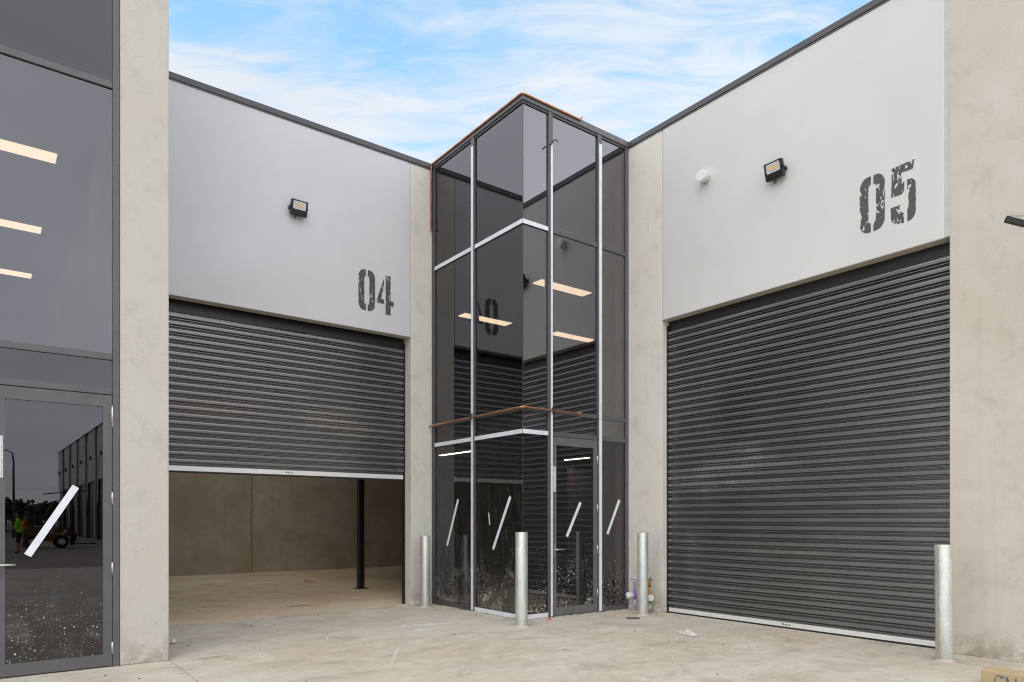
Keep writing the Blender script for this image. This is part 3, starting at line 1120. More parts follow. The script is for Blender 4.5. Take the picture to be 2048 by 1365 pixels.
struct(MB().box(XB + .10, 11.9, YB + .10, 11.29, 2.66, 2.76).build('lobby_ceiling', M['void']))
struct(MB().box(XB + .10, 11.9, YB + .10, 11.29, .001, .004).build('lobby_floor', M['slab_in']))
struct(MB().box(9.2, 11.0, 10.25, 10.33, .005, 2.45).build('lobby_wall', M['beige']))
# left unit shell
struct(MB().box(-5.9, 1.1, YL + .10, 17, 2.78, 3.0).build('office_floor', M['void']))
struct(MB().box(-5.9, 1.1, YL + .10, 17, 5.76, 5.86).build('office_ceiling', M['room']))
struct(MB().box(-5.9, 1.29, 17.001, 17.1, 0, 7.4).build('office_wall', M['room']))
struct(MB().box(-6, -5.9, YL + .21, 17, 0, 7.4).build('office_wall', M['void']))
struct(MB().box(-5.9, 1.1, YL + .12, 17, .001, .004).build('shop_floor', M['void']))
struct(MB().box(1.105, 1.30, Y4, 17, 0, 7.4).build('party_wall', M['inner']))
struct(MB().box(-6, 1.31, YL + .17, 17.1, 7.41, 7.46).build('shop_roof', M['cap']))


def lamp(x0, x1, y0, y1, z, mat, lbl, grp, name='ceiling_light'):
    t = thing(name, lbl, 'ceiling light', ((x0 + x1) / 2, (y0 + y1) / 2, z), grp)
    bx(x0 - .012, x1 + .012, y0 - .012, y1 + .012, z + .004, z + .03).build('housing', M['white'], t)
    bx(x0, x1, y0, y1, z - .008, z + .0035).build('diffuser', M[mat], t)
    return t


zc_ = 5.728
lamp(7.98, 9.20, 9.64, 9.90, zc_, 'lampglass', 'lit ceiling panel beside the reflected floodlight in the upper right glazing', 'ceiling panels upstairs')
lamp(8.02, 9.24, 12.18, 12.44, zc_, 'lampglass', 'lit ceiling panel across the reflected zero in the upper left glazing', 'ceiling panels upstairs')
lamp(10.48, 11.70, 12.12, 12.38, zc_, 'lampglass', 'lit ceiling panel lower in the upper right glazing, above the reflected roller door', 'ceiling panels upstairs')
for y_, s_ in ((9.9, 'largest and topmost'), (12.5, 'middle'), (14.95, 'smallest and lowest')):
    lamp(-.50, .72, y_ - .13, y_ + .13, zc_, 'lampglass', s_ + ' of the three lit panels behind the left shopfront glass', 'ceiling panels in the left unit')
lamp(6.58, 6.63, 9.72, 10.85, 2.60, 'batten', 'lit strip light inside the lower left glazing of the entrance', 'strip lights in the lobby', 'strip_light')
lamp(9.02, 9.07, 9.55, 10.22, 2.60, 'batten', 'lit strip light seen through the entrance door glass', 'strip lights in the lobby', 'strip_light')

# stair in the lobby
ST = thing('staircase', 'timber railed staircase inside the lobby behind the right hand glazing', 'stairs', (9.3, 9.1, 0))
for k in range(12):
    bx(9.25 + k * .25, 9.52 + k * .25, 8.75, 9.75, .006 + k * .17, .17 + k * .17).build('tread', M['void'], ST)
mb = MB()
mb.prism([(0, 0), (3.3, 2.25), (3.3, 2.0), (.35, 0)], (9.0, 8.70, .01), (1, 0, 0), (0, 0, 1), (0, .04, 0))
mb.build('stringer', M['timber'], ST)
mb = MB()
mb.box(8.70, 9.10, 8.70, 8.74, .88, .95)
mb.prism([(0, 0), (3.0, 2.1), (3.0, 2.19), (-.02, .07)], (9.101, 8.70, .88), (1, 0, 0), (0, 0, 1), (0, .04, 0))
mb.build('handrail', M['timber'], ST)
for x_, h_ in ((8.75, .87), (9.9, 1.4)):
    bx(x_, x_ + .05, 8.70, 8.74, .005, h_).build('newel_post', M['timber'], ST)

BR = thing('broom', 'black long handled broom leaning inside the glass door', 'broom', (8.35, 9.2, .005))
MB().tube([(8.41, 9.2, .10), (8.66, 9.24, 1.02)], .012, 8).build('handle', M['black'], BR)
mb = MB().box(8.22, 8.52, 9.17, 9.23, .10, .16)
for k in range(14):
    mb.tube([(8.235 + k * .0205, 9.2, .10), (8.22 + k * .0225, 9.2, .007)], .009, 5)
mb.build('brush_head', M['black'], BR)

# warehouse 04 shell
WH = thing('warehouse_interior', 'dim bare concrete back wall inside the open warehouse', 'wall', (6, 19.4, 0))
xs = [1.3, 5.875, 10.9, 12.6]
for a, b in zip(xs, xs[1:]):
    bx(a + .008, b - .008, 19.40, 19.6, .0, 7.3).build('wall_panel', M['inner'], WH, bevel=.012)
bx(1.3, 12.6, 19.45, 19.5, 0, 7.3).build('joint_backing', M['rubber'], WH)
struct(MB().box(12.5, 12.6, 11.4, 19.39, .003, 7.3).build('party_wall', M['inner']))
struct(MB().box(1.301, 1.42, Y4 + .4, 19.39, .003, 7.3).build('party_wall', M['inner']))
rf = MB()
ys = [10.80, 10.95, 13.2, 13.35, 15.5, 15.65, 17.4, 17.55, 19.4, 19.6]
for k in range(len(ys) - 1):
    if k % 2 == 0:
        rf.box(1.3, 6.2, ys[k], ys[k + 1], 7.30, 7.36)  # unseen roof left mostly open to let daylight in
rf.box(6.2, 12.6, 16.45, 19.6, 7.30, 7.36)
roof = rf.build('warehouse_roof', M['void'])
struct(roof)
sk = MB()
for k in range(1, len(ys) - 1, 2):
    sk.box(1.3, 6.2, ys[k] - .05, ys[k + 1] + .05, 7.365, 7.372)
sk.build('added_skylight_sheet', M['added_skylight'], roof)  # unseen skylights, added to light the warehouse floor and back wall
CO = thing('steel_column', 'thin black steel column standing inside the open warehouse', 'column', (6.35, 13.62, 0))
bx(6.29, 6.415, 13.56, 13.685, .012, 2.78).build('shaft', M['black'], CO, bevel=.008)
bx(6.23, 6.475, 13.50, 13.745, .0025, .012).build('base_plate', M['black'], CO)

# ------------------------------------------------------------------ bollards
bol = thing('bollard', '', 'bollard', (0, 0, 0), 'galvanised bollards guarding the doors')


def bollard_parts(root, h, r=.0825):
    mb = MB()
    n = 28
    mb.tube([(0, 0, .002), (0, 0, h - .006), (0, 0, h)], [r, r, r - .004], n, caps=False)
    mb.tube([(0, 0, h), (0, 0, h - .02)], [r - .005, r - .006], n, caps=False)
    b = mb.build('pipe', M['galv'], root, origin=(0, 0, 0))
    MB().box(-.005, .005, -r - .0015, -r + .004, .012, h - .008).build('weld_seam', M['rust'], root, origin=(0, 0, 0))
    c_ = MB()
    c_.tube([(0, 0, h - .03), (0, 0, h - .012), (0, 0, h + .002)], [r - .0065, r - .0065, r * .55], n)
    c_.build('concrete_fill', M['kerb'], root, origin=(0, 0, 0))
    g_ = MB()
    g_.tube([(0, 0, .001), (0, 0, .012), (0, 0, .02)], [r + .02, r + .012, r], n, caps=False)
    g_.build('grout_collar', M['slab'], root, origin=(0, 0, 0))


BL = ((5.85, 10.086, 1.178, 'thin galvanised bollard farthest left in front of the pier beside door 04', (0, 0)),
      (5.843, 7.488, 1.274, 'galvanised bollard in front of the glass corner of the entrance', (0, 0)),
      (7.998, 7.262, 1.246, 'galvanised bollard between the two water meters', (0, 0)),
      (7.872, 3.041, 1.189, 'largest galvanised bollard at the right end of roller door 05', (.004, -.012)))
bpy.data.objects.remove(bol)
for x, y, h, lb, tilt in BL:
    t = thing('bollard', lb, 'bollard', (0, 0, 0), 'galvanised bollards guarding the doors')
    bollard_parts(t, h)
    t.location = (x, y, 0)
    t.rotation_euler = (tilt[0], tilt[1], random.uniform(0, 6) if h != 1.189 else R(-104))


# ------------------------------------------------------------------ floodlights and vent on the walls
def rounded(x0, x1, z0, z1, r, n=4):
    return arc(x1 - r, z1 - r, r, r, 0, 90, n) + arc(x0 + r, z1 - r, r, r, 90, 180, n) + arc(x0 + r, z0 + r, r, r, 180, 270, n) + arc(x1 - r, z0 + r, r, r, 270, 360, n)


def floodlight(label, loc, rotz, tilt):
    """faces -Y before turning; hangs on a U bracket at the wall (y = 0)"""
    t = thing('floodlight', label, 'floodlight', (0, 0, 0), 'floodlights on the warehouse walls')
    piv = Vector((0, -.09, 0))
    Rm = Matrix.Rotation(tilt, 4, 'X')

    def place(mb):
        mb.v = [tuple(piv + Rm @ Vector(p)) for p in mb.v]
        return mb
    b = MB()
    b.prism(rounded(-.125, .125, -.115, .105, .012), (0, .025, 0), (1, 0, 0), (0, 0, 1), (0, -.055, 0))
    for k in range(9):
        b.box(-.10 + k * .0235, -.092 + k * .0235, .0255, .045, -.10, .09)
    body = place(b).build('housing', M['black'], t, origin=(0, 0, 0))
    b = MB().prism(rounded(-.098, .098, -.028, .088, .018), (0, -.0302, 0), (1, 0, 0), (0, 0, 1), (0, -.002, 0))
    place(b).build('reflector', M['reflector'], t, origin=(0, 0, 0))
    b = MB()
    for k in range(7):
        b.box(-.068 + k * .0195, -.052 + k * .0195, -.0342, -.0324, .012, .055)
    place(b).build('led_array', M['led'], t, origin=(0, 0, 0))
    b = MB()
    for s_ in (-1, 1):
        b.box(s_ * .128 - .003, s_ * .128 + .003, -.11, -.002, -.018, .018)
        b.tube([(s_ * .118, -.09, 0), (s_ * .140, -.09, 0)], .013, 8)
    b.box(-.128, .128, -.0055, -.0005, -.018, .018)
    b.build('bracket', M['black'], t, origin=(0, 0, 0))
    b = MB()
    b.tube([tuple(piv + Rm @ Vector((-.04, .03, -.11))), tuple(piv + Vector((-.03, .05, -.15))), (-.03, -.01, -.12), (-.02, .0, -.05)], .005, 6)
    b.build('cable', M['black'], t, origin=(0, 0, 0))
    t.location = loc
    t.rotation_euler = (0, 0, rotz)
    return t


floodlight('black floodlight on the grey wall above number 04', (3.83, Y4 - .002, 6.145), 0, R(16))
floodlight('black floodlight on the white wall between the round vent and number 05', (X5 - .002, 5.245, 6.03), R(-90), R(16))

VT = thing('wall_vent', 'white round vent cap on the wall left of the 05 floodlight', 'vent', (X5 - .002, 6.40, 6.40))
MB().tube([(X5 - .004, 6.40, 6.40), (X5 - .055, 6.40, 6.40)], .073, 28).build('vent_collar', M['white'], VT)
MB().tube([(X5 - .055, 6.40, 6.40), (X5 - .062, 6.40, 6.40), (X5 - .125, 6.40, 6.40), (X5 - .132, 6.40, 6.40)], [.072, .084, .084, .079], 28).build('vent_cap', M['white'], VT)

# fitting cut by the right edge of the frame
AF = thing('wall_sign_arm', 'flat black arm held by a wire on the right concrete wall', 'bracket', (7.95, 2.3, 4.3))
mb = MB()
a, b = Vector((7.90, 2.518, 4.352)), Vector((8.22, 1.55, 3.80))
d_ = (b - a)
sdv = Vector((0, 0, 1)).cross(d_).normalized() * .03
upv = d_.cross(sdv).normalized() * .024
vs_ = []
for p in (a, b):
    for s1, s2 in ((-1, -1), (1, -1), (1, 1), (-1, 1)):
        vs_.append(tuple(p + sdv * s1 + upv * s2))
mb.v = vs_
mb.f = [(0, 1, 2, 3), (7, 6, 5, 4), (0, 4, 5, 1), (1, 5, 6, 2), (2, 6, 7, 3), (3, 7, 4, 0)]
mb.mi = [0] * 6
mb.sm = [False] * 6
mb.build('arm', M['rubber'], AF)
MB().tube([(7.91, 2.49, 4.375), (8.05, 2.10, 4.28), (8.385, 1.5, 4.1)], .003, 5).build('wire', M['black'], AF)
bx(8.26, 8.3895, 1.44, 1.62, 3.66, 4.14).build('wall_plate', M['black'], AF)

# ------------------------------------------------------------------ water meters at the pier
WM = thing('water_meter', 'purple recycled water meter with white cap left of its bollard', 'water meter', (8.29, 7.70, 0), 'water meters at the pier')
x = 8.30
MB().tube([(x, 7.715, .005), (x, 7.715, .05)], .014, 8).tube([(x, 7.715, .05), (x, 7.715, .17)], .020, 10).build('riser', M['lilac'], WM)
MB().tube([(x, 7.715, .18), (x, 7.715, .20), (x, 7.715, .27), (x, 7.715, .30), (x, 7.715, .36)], [.024, .034, .034, .02, .018], 12).build('meter_body', M['purple'], WM)
MB().tube([(x, 7.715, .361), (x, 7.715, .45), (x, 7.715, .46), (x, 7.715, .49)], [.017, .017, .023, .02], 10).build('coupling', M['lilac'], WM)
MB().tube([(x - .02, 7.79, .490), (x + .0, 7.73, .492), (x + .02, 7.62, .492)], .007, 6).build('tap_handle', M['purple'], WM)
MB().tube([(x - .01, 7.74, .235), (x - .085, 7.79, .235), (x - .10, 7.80, .235)], [.052, .052, .044], 20).build('meter_cap', M['white'], WM)
MB().tube([(x, 7.69, .10), (x + .01, 7.61, .09)], .015, 8).build('outlet', M['lilac'], WM)
MB().tube([(x - .03, 7.755, .16), (x - .04, 7.785, .08)], .008, 6).build('tag', M['lilac'], WM)

WM2 = thing('water_meter', 'brass water meter with white cap right of its bollard', 'water meter', (8.29, 7.38, 0), 'water meters at the pier')
y = 7.395
MB().tube([(x, y, .02), (x, y, .05), (x, y, .15)], [.018, .026, .026], 10).build('riser', M['steel'], WM2)
MB().tube([(x, y, .151), (x, y, .20), (x, y, .27), (x, y, .30), (x, y, .40)], [.026, .032, .032, .024, .020], 12).build('meter_body', M['brass'], WM2)
MB().tube([(x, y, .401), (x, y, .44), (x, y, .48), (x, y, .50)], [.022, .026, .020, .026], 10).build('coupling', M['brass'], WM2)
MB().tube([(x, y + .035, .505), (x, y - .045, .512)], .016, 8).build('tap_handle', M['brass'], WM2)
MB().tube([(x, y - .01, .51), (x, y - .01, .55)], .006, 6).build('stem', M['black'], WM2)
MB().tube([(x - .01, y - .02, .235), (x - .075, y - .085, .235), (x - .085, y - .095, .235)], [.052, .052, .044], 20).build('meter_cap', M['white'], WM2)
MB().tube([(x - .03, y - .03, .16), (x - .035, y - .07, .09)], .009, 6).build('tag', plain('green_tag', (.2, .55, .15), .6), WM2)

# ------------------------------------------------------------------ litter and small things on the ground
# timber / concrete wheel stop at the lower right
KB = thing('concrete_block', 'tan weathered concrete block with blue stencil marks at the bottom right', 'block', (7.0, 1.6, 0))
bb = MB().box(6.905, 7.13, .9, 2.385, .002, .152)
ob = bb.build('block', M['kerb'], KB, bevel=.012, seg=2)
mb = MB()
mb.prism(rounded(-2.285, -2.175, .02, .122, .03), (6.9045, 0, 0), (0, -1, 0), (0, 0, 1), (-.001, 0, 0))
mb.prism([(-2.155, .02), (-2.120, .02), (-2.120, .122), (-2.155, .122)], (6.9045, 0, 0), (0, -1, 0), (0, 0, 1), (-.001, 0, 0))
mb.build('blue_mark', M['blue'], KB)
mb = MB()
mb.prism(rounded(-2.272, -2.195, .02, .095, .02), (6.9033, 0, 0), (0, -1, 0), (0, 0, 1), (-.001, 0, 0))
mb.build('mark_centre', M['kerb'], KB)


def crumple(name, label, cat, loc, size, mat, seed, h=.06, n=9):
    rnd = random.Random(seed)
    mb = MB()
    idx = {}
    for i in range(n):
        for j in range(n):
            u_, v_ = i / (n - 1) - .5, j / (n - 1) - .5
            e = min(1, 2.6 * (.5 - max(abs(u_), abs(v_))))
            mb.v.append((loc[0] + size[0] * (u_ + rnd.uniform(-.05, .05)), loc[1] + size[1] * (v_ + rnd.uniform(-.05, .05)),
                         loc[2] + .004 + h * rnd.random() ** 1.6 * (.35 + e)))
    for i in range(n - 1):
        for j in range(n - 1):
            a_ = i * n + j
            mb.f.append((a_, a_ + n, a_ + n + 1, a_ + 1))
            mb.mi.append(0)
            mb.sm.append(False)
    o_ = mb.build(name, mat, None, origin=loc)
    o_.rotation_euler = (0, 0, R(-25))
    return tag(o_, label, cat)


m_, t_, o_, p_ = new_mat('thin_plastic_film')
d1 = t_.n('ShaderNodeBsdfPrincipled')
d1.inputs['Base Color'].default_value = (.80, .80, .80, 1)
d1.inputs['Roughness'].default_value = .3
d2 = t_.n('ShaderNodeBsdfTransparent')
mx_ = t_.n('ShaderNodeMixShader')
mx_.inputs[0].default_value = .4
t_.L.new(d1.outputs[0], mx_.inputs[1])
t_.L.new(d2.outputs[0], mx_.inputs[2])
t_.L.new(mx_.outputs[0], o_.inputs[0])
crumple('plastic_wrap', 'crumpled clear plastic wrap lying on the concrete before door 05', 'litter', (7.08, 5.68, 0), (.15, .36), m_, 5, .06)
mb = MB()
mb.tube([(6.50, 7.735, .012), (6.525, 7.72, .004), (6.555, 7.735, .006), (6.585, 7.75, .035)], [.008, .014, .012, .006], 6)
tag(mb.build('plastic_scrap', M['orange'], None, origin=(6.54, 7.74, 0)), 'orange plastic scrap by the foot of the glass door', 'litter')
mb = MB().tube([(7.62, 7.11, -.004), (7.62, 7.11, .004)], .105, 24)
gr = mb.build('drain_rim', M['grit'])
tag(gr, 'small round drain cover in the concrete left of the meter bollard', 'drain')
gr.name = 'drain_cover'
for k in range(5):
    y_ = 7.05 + k * .03
    bx(7.54, 7.70, y_ - .006, y_ + .006, .0045, .008).build('grate_bar', M['steel'], gr)
tb_ = bx(-.37, .37, -.05, .05, .003, .022).build('timber_offcut', M['timber'], None, origin=(0, 0, 0))
tb_.location = (6.07, 15.75, 0)
tb_.rotation_euler = (0, 0, R(82))
tag(tb_, 'pale timber offcut lying on the warehouse floor near the column', 'offcut')
mb = MB().tube([(1.80, 8.94, .03), (1.80, 8.90, .035)], .02, 10)
tag(mb.build('pipe_stub', M['white'], None, origin=(1.8, 8.9, 0)), 'tiny white pipe stub low behind the left concrete wall end', 'pipe')
# grit and crumbs
dbm = MB()
rnd = random.Random(12)
for k in range(260):
    if k < 170:
        px_, py_ = rnd.uniform(.5, 8.3), rnd.uniform(2.2, 10.3)
    else:
        px_, py_ = rnd.uniform(1.6, 8), rnd.uniform(10.6, 17)
    if px_ > XB - .05 and py_ > YB - .05 or (px_ < 1.6 and py_ > 7.8):
        continue
    s_ = rnd.choice((.004, .005, .006, .008, .011))
    a_ = rnd.uniform(0, 3)
    dx_, dy_ = math.cos(a_) * s_ * rnd.uniform(1, 2.6), math.sin(a_) * s_ * rnd.uniform(1, 2.6)
    mb_z = .0025 if py_ > 10.39 else 0.0005
    i = len(dbm.v)
    dbm.v += [(px_ - dx_, py_ - dy_, mb_z), (px_ + dy_ * .5, py_ - dx_ * .5, mb_z), (px_ + dx_, py_ + dy_, mb_z), (px_ - dy_ * .5, py_ + dx_ * .5, mb_z), (px_, py_, mb_z + s_ * .9)]
    for f in ((0, 1, 4), (1, 2, 4), (2, 3, 4), (3, 0, 4)):
        dbm.f.append(tuple(i + q for q in f))
        dbm.mi.append(1 if rnd.random() < .22 else 0)
        dbm.sm.append(False)
tag(dbm.build('grit', [M['grit'], M['paper']]), kind='stuff')
# mortar droppings along the foot of the glazing
dbm = MB()
for k in range(240):
    if rnd.random() < .6:
        px_, py_ = XB - abs(rnd.gauss(0, .03)) - .006, rnd.uniform(YB - .03, 10.3)
    else:
        px_, py_ = rnd.uniform(XB, 8.3), YB - abs(rnd.gauss(0, .025)) - .006
    s_ = rnd.choice((.006, .008, .012, .016))
    i = len(dbm.v)
    dbm.v += [(px_ - s_, py_ - s_ * .6, .0005), (px_ + s_ * .7, py_ - s_, .0005), (px_ + s_, py_ + s_ * .8, .0005), (px_ - s_ * .8, py_ + s_, .0005), (px_ + s_ * .2, py_, s_ * .8)]
    for f in ((0, 1, 4), (1, 2, 4), (2, 3, 4), (3, 0, 4)):
        dbm.f.append(tuple(i + q for q in f))
        dbm.mi.append(1 if rnd.random() < .45 else 0)
        dbm.sm.append(False)
tag(dbm.build('mortar_crumbs', [M['slab'], M['grit']]), kind='stuff')


# ------------------------------------------------------------------ the yard behind (seen only as reflections in the left door)
def person(label, loc, rotz, top, pose=0.0):
    vs_ = [((0, 0, .95), .15), ((0, .0, 1.12), .145), ((.0, .03, 1.35), .165), ((0, .05, 1.48), .075), ((0, .06, 1.56), .06), ((0, .075, 1.64), .095), ((0, .08, 1.70), .09),
           ((.10, 0, .88), .10), ((.12, .02, .48), .07), ((.13, -.01, .08), .048), ((.14, .12, .04), .04),
           ((-.10, 0, .88), .10), ((-.12, .02, .48), .07), ((-.13, -.01, .08), .048), ((-.14, .12, .04), .04),
           ((.19, .03, 1.40), .065), ((.25, .05 + pose, 1.14), .048), ((.18, .22 + pose, 1.0), .035), ((.15, .30 + pose, .99), .03),
           ((-.19, .03, 1.40), .065), ((-.25, .05 + pose, 1.14), .048), ((-.18, .22 + pose, 1.0), .035), ((-.15, .30 + pose, .99), .03)]
    ed = [(0, 1), (1, 2), (2, 3), (3, 4), (4, 5), (5, 6), (0, 7), (7, 8), (8, 9), (9, 10), (0, 11), (11, 12), (12, 13), (13, 14), (2, 15), (15, 16), (16, 17), (17, 18), (2, 19), (19, 20), (20, 21), (21, 22)]
    me = bpy.data.meshes.new('person')
    me.from_pydata([p for p, r in vs_], ed, [])
    tmp = bpy.data.objects.new('tmp_body', me)
    COL.objects.link(tmp)
    md = tmp.modifiers.new('skin', 'SKIN')
    md.use_smooth_shade = True
    for k, (p, r) in enumerate(vs_):
        me.skin_vertices[0].data[k].radius = (r, r * (.75 if k in (0, 1, 2) else 1))
    me.skin_vertices[0].data[0].use_root = True
    tmp.modifiers.new('sub', 'SUBSURF').levels = 1
    dg = bpy.context.evaluated_depsgraph_get()
    body = bpy.data.meshes.new_from_object(tmp.evaluated_get(dg))
    bpy.data.objects.remove(tmp)
    body.materials.clear()
    for k in (M['skin'], M[top], M['navy'], M['hair']):
        body.materials.append(k)
    for p in body.polygons:
        c_ = p.center
        arm = abs(c_.x) > .13 and c_.z > .9 and c_.y > .16
        if c_.z > 1.50:
            p.material_index = 3 if (c_.z > 1.70 or c_.y < .04) else 0
        elif arm:
            p.material_index = 0
        elif c_.z > .92:
            p.material_index = 1
        elif c_.z > .50 or c_.z < .10:
            p.material_index = 2
        else:
            p.material_index = 0
    o_ = bpy.data.objects.new('person', body)
    COL.objects.link(o_)
    o_.location = loc
    o_.rotation_euler = (0, 0, rotz)
    return tag(o_, label, 'person')


person('person in lime vest and dark shorts reflected in the left door', (1.29, -20.0, -.0), R(100), 'hiviz_g', .05)
person('person in orange top and dark trousers reflected in the left door', (1.85, -28.8, -.06), R(-60), 'hiviz_o')


def wheel(parent, c_, r, wd, axis='x'):
    a = Vector(c_)
    d_ = Vector((wd / 2, 0, 0)) if axis == 'x' else Vector((0, wd / 2, 0))
    w_ = MB().tube([a - d_, a - d_ * .8, a + d_ * .8, a + d_], [r * .86, r, r, r * .86], 20).build('wheel', M['rubber'], parent)
    MB().tube([a - d_ * 1.05, a + d_ * 1.05], r * .5, 14).build('rim', M['alu'], w_)


FL = thing('forklift', 'yellow forklift reflected beside the tape in the left door', 'forklift', (2.9, -28.2, -.06))
bx0 = (2.9, -28.2)
mb = MB().prism([(-1.1, .35), (-1.15, 1.0), (-.95, 1.15), (-.1, 1.1), (.0, .75), (.6, .7), (.75, .95), (.85, .35)], (bx0[0], bx0[1] - .55, -.06), (1, 0, 0), (0, 0, 1), (0, 1.1, 0))
mb.build('body', M['yellow'], FL, bevel=.0)
mb = MB()
for sx, sy in ((-.75, -.48), (-.75, .48), (.5, -.48), (.5, .48)):
    mb.tube([(bx0[0] + sx, bx0[1] + sy, .9), (bx0[0] + sx * .8, bx0[1] + sy, 2.05)], .03, 6)
mb.box(bx0[0] - .65, bx0[0] + .45, bx0[1] - .5, bx0[1] + .5, 2.05, 2.1)
mb.build('overhead_guard', M['black'], FL)
mb = MB()
for sy in (-.3, .3):
    mb.box(bx0[0] + .95, bx0[0] + 1.07, bx0[1] + sy - .05, bx0[1] + sy + .05, .05, 2.2)
for z_ in (.5, 1.3, 2.1):
    mb.box(bx0[0] + .96, bx0[0] + 1.06, bx0[1] - .25, bx0[1] + .25, z_, z_ + .08)
mb.build('mast', M['black'], FL)
mb = MB()
for sy in (-.22, .22):
    mb.box(bx0[0] + 1.08, bx0[0] + 1.13, bx0[1] + sy - .06, bx0[1] + sy + .06, .1, .7).box(bx0[0] + 1.131, bx0[0] + 2.1, bx0[1] + sy - .06, bx0[1] + sy + .06, .1, .15)
mb.build('fork', M['black'], FL)
MB().box(bx0[0] - .5, bx0[0] - .05, bx0[1] - .25, bx0[1] + .25, 1.12, 1.25).box(bx0[0] - .6, bx0[0] - .5, bx0[1] - .25, bx0[1] + .25, 1.12, 1.7).build('seat', M['navy'], FL)
for sx in (-.75, .5):
    for sy in (-.56, .56):
        wheel(FL, (bx0[0] + sx, bx0[1] + sy, .27), .33, .22, 'y')

VN = thing('parked_van', 'white van reflected at the left edge of the left door', 'van', (.2, -26, -.06))
vo = (.35, -25.2, -.06)
mb = MB().prism([(-2.4, .4), (-2.4, 1.0), (-1.9, 1.15), (-1.2, 1.85), (2.3, 1.9), (2.45, .4)], (vo[0], vo[1], vo[2]), (0, 1, 0), (0, 0, 1), (-1.8, 0, 0))
mb.build('body', M['whitecar'], VN)
mb = MB()
mb.prism([(-1.78, 1.2), (-1.18, 1.75), (-.35, 1.78), (-.35, 1.2)], (vo[0] + .003, vo[1], vo[2]), (0, 1, 0), (0, 0, 1), (.006, 0, 0))
mb.prism([(-.25, 1.2), (-.25, 1.78), (.7, 1.79), (.7, 1.2)], (vo[0] + .003, vo[1], vo[2]), (0, 1, 0), (0, 0, 1), (.006, 0, 0))
mb.prism([(.2, 1.15), (1.6, 1.15), (1.5, 1.75), (.3, 1.75)], (vo[0] - 1.8, vo[1] + 2.455, vo[2]), (1, 0, 0), (0, 0, 1), (0, .006, 0))
mb.build('window', M['carglass'], VN)
for sx in (-.1, -1.7):
    for sy in (-1.55, 1.55):
        wheel(VN, (vo[0] + sx, vo[1] + sy, .30), .36, .22, 'x')

LT = thing('solar_light_tower', 'solar panel light tower reflected above the forklift in the left door', 'light tower', (4.6, -41, -.06))
MB().box(4.0, 5.2, -41.5, -40.4, .3, .9).build('trailer', M['yellow'], LT)
MB().tube([(4.6, -41, .9), (4.6, -41, 3.3)], .07, 10).build('mast', M['galv_f'], LT)
mb = MB().prism([(-1.2, 3.15), (1.2, 3.45), (1.2, 3.5), (-1.2, 3.2)], (4.6, -41.6, 0), (1, 0, 0), (0, 0, 1), (0, 1.2, 0))
mb.build('solar_panel', M['solar'], LT)
MB().box(4.45, 4.75, -40.85, -40.7, 2.2, 2.9).build('lamp_head', M['white'], LT)
for sx in (4.0, 5.2):
    wheel(LT, (sx, -41, .25), .3, .18, 'x')

LP = thing('street_lamp', 'curved grey street lamp reflected at the left of the left door', 'street lamp', (2.2, -55, -.06))
MB().tube([(2.2, -55, -.06), (2.2, -55, 3), (2.25, -55, 6.2), (2.15, -55, 6.9), (1.7, -55, 7.1)], [.1, .09, .07, .05, .04], 8).build('pole', M['galv_f'], LP)
MB().box(1.2, 1.75, -55.12, -54.88, 7.05, 7.15).build('lamp_head', M['galv_f'], LP)

FN = thing('palisade_fence', 'dark palisade fence reflected behind the workers in the left door', 'fence', (0, -62, 0))
pk = MB()
for k in range(150):
    x_ = -9 + k * .125
    pk.box(x_, x_ + .06, -62.02, -61.98, 0, 1.95)
tag(pk.build('picket', M['galv_f'], FN), kind='stuff')
MB().box(-9, 9.8, -62.06, -62.021, .35, .42).box(-9, 9.8, -62.06, -62.021, 1.5, 1.57).build('rail', M['galv_f'], FN)


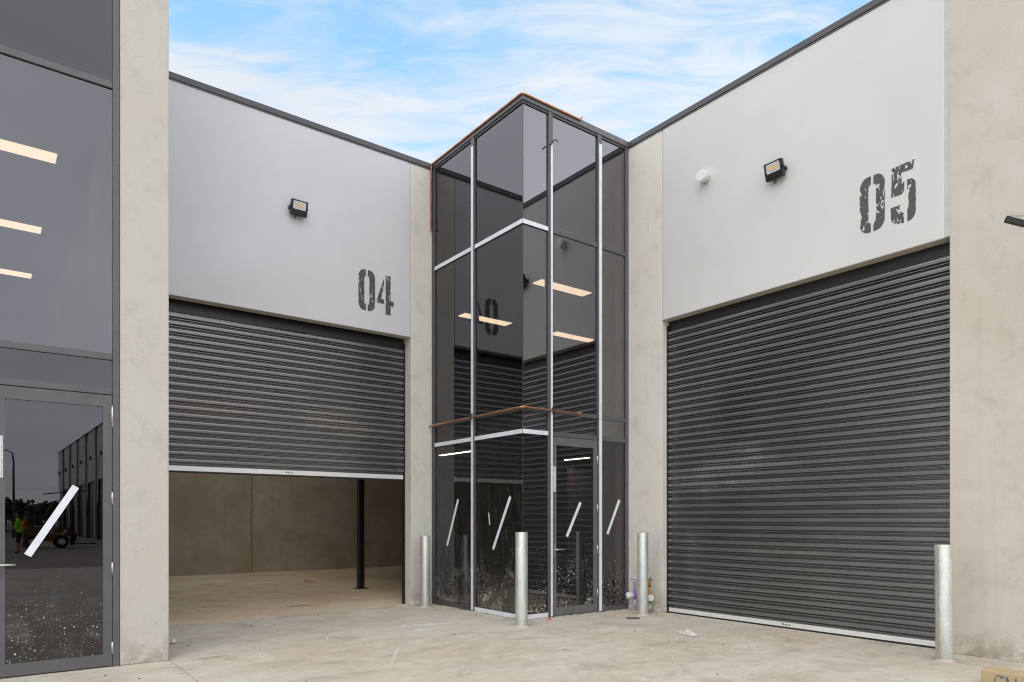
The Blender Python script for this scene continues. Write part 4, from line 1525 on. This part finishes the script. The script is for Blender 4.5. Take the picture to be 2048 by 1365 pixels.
def tree(x, y, h, r, seed, lb):
    t = thing('tree', lb, 'tree', (x, y, -.06), 'trees beyond the fence')
    rn = random.Random(seed)
    MB().tube([(x, y, -.06), (x + .1, y, h * .3), (x, y + .2, h * .62)], [.22, .16, .06], 7).build('trunk', M['bark'], t)
    cr = MB()
    for k in range(420):
        a_, b_ = rn.uniform(0, 6.283), rn.uniform(-1, 1)
        rr_ = r * rn.uniform(.45, 1.0) * (1 + .25 * math.sin(3 * a_ + seed))
        c_ = Vector((x + rr_ * math.cos(a_) * math.sqrt(1 - b_ * b_), y + rr_ * math.sin(a_) * math.sqrt(1 - b_ * b_), h * .66 + rr_ * b_ * .6))
        d1_ = Vector((rn.uniform(-1, 1), rn.uniform(-1, 1), rn.uniform(-1, 1))).normalized() * .38
        d2_ = Vector((rn.uniform(-1, 1), rn.uniform(-1, 1), rn.uniform(-1, 1))).normalized() * .38
        cr.quad([c_ - d1_, c_ + d2_, c_ + d1_, c_ - d2_])
    cr.build('crown', M['leaf'], t)


for k in range(9):
    tree(-9 + k * 2.9, -98 - (k * 37 % 9), 3.4 + (k * 7 % 5) * .3, 2.2 + (k * 5 % 3) * .3, k + 3, 'dark bushy tree beyond the yard fence, seen in the door reflection')

# row of units farther along on the right
FB = thing('warehouse_building', 'long pale warehouse row reflected at the right side of the left door', 'building', (8, -40, 0))
x_ = 7.15
y_ = -22.0
k = 0
while y_ > -66:
    n_ = y_ - 5.4
    wpan = bx(x_, x_ + .3, n_ + .03, y_ - 1.5, 4.4, 8.2).build('wall_panel', M['paint_warm'], FB)
    bx(x_ - .002, x_ + .34, y_ - 1.5, y_ - .9, 0, 8.2).build('concrete_pier', M['pier'], FB)
    rd = bx(x_ + .14, x_ + .2, n_ + .03, y_ - 1.5, 0, 4.6)
    for q in range(21):
        rd.box(x_ + .12, x_ + .139, n_ + .04, y_ - 1.51, .1 + q * .205, .22 + q * .205)
    rd.build('roller_door', M['frame'], FB)
    wn = bx(x_ + .06, x_ + .12, y_ - .88, y_ - .02, 0, 8.1).build('window', M['pane_left'], FB)
    fr_ = MB()
    for z_ in (0, 2.7, 5.5, 8.1):
        fr_.box(x_ + .02, x_ + .059, y_ - .88, y_ - .02, z_, z_ + .08)
    fr_.build('window_frame', M['frame'], wn)
    fl = MB().box(x_ - .16, x_ - .06, y_ - 3.3, y_ - 3.0, 6.0, 6.3).box(x_ - .06, x_ - .003, y_ - 3.18, y_ - 3.12, 6.1, 6.2)
    fl.build('wall_lamp', M['black'], FB)
    bx(x_ - .03, x_ + .36, n_, y_, 8.21, 8.33).build('parapet_capping', M['cap'], FB)
    y_ = n_
    x_ -= .085
    k += 1
bx(8.0, 18, -66, -22, 0, 8.15).build('building_core', M['pier'], FB)
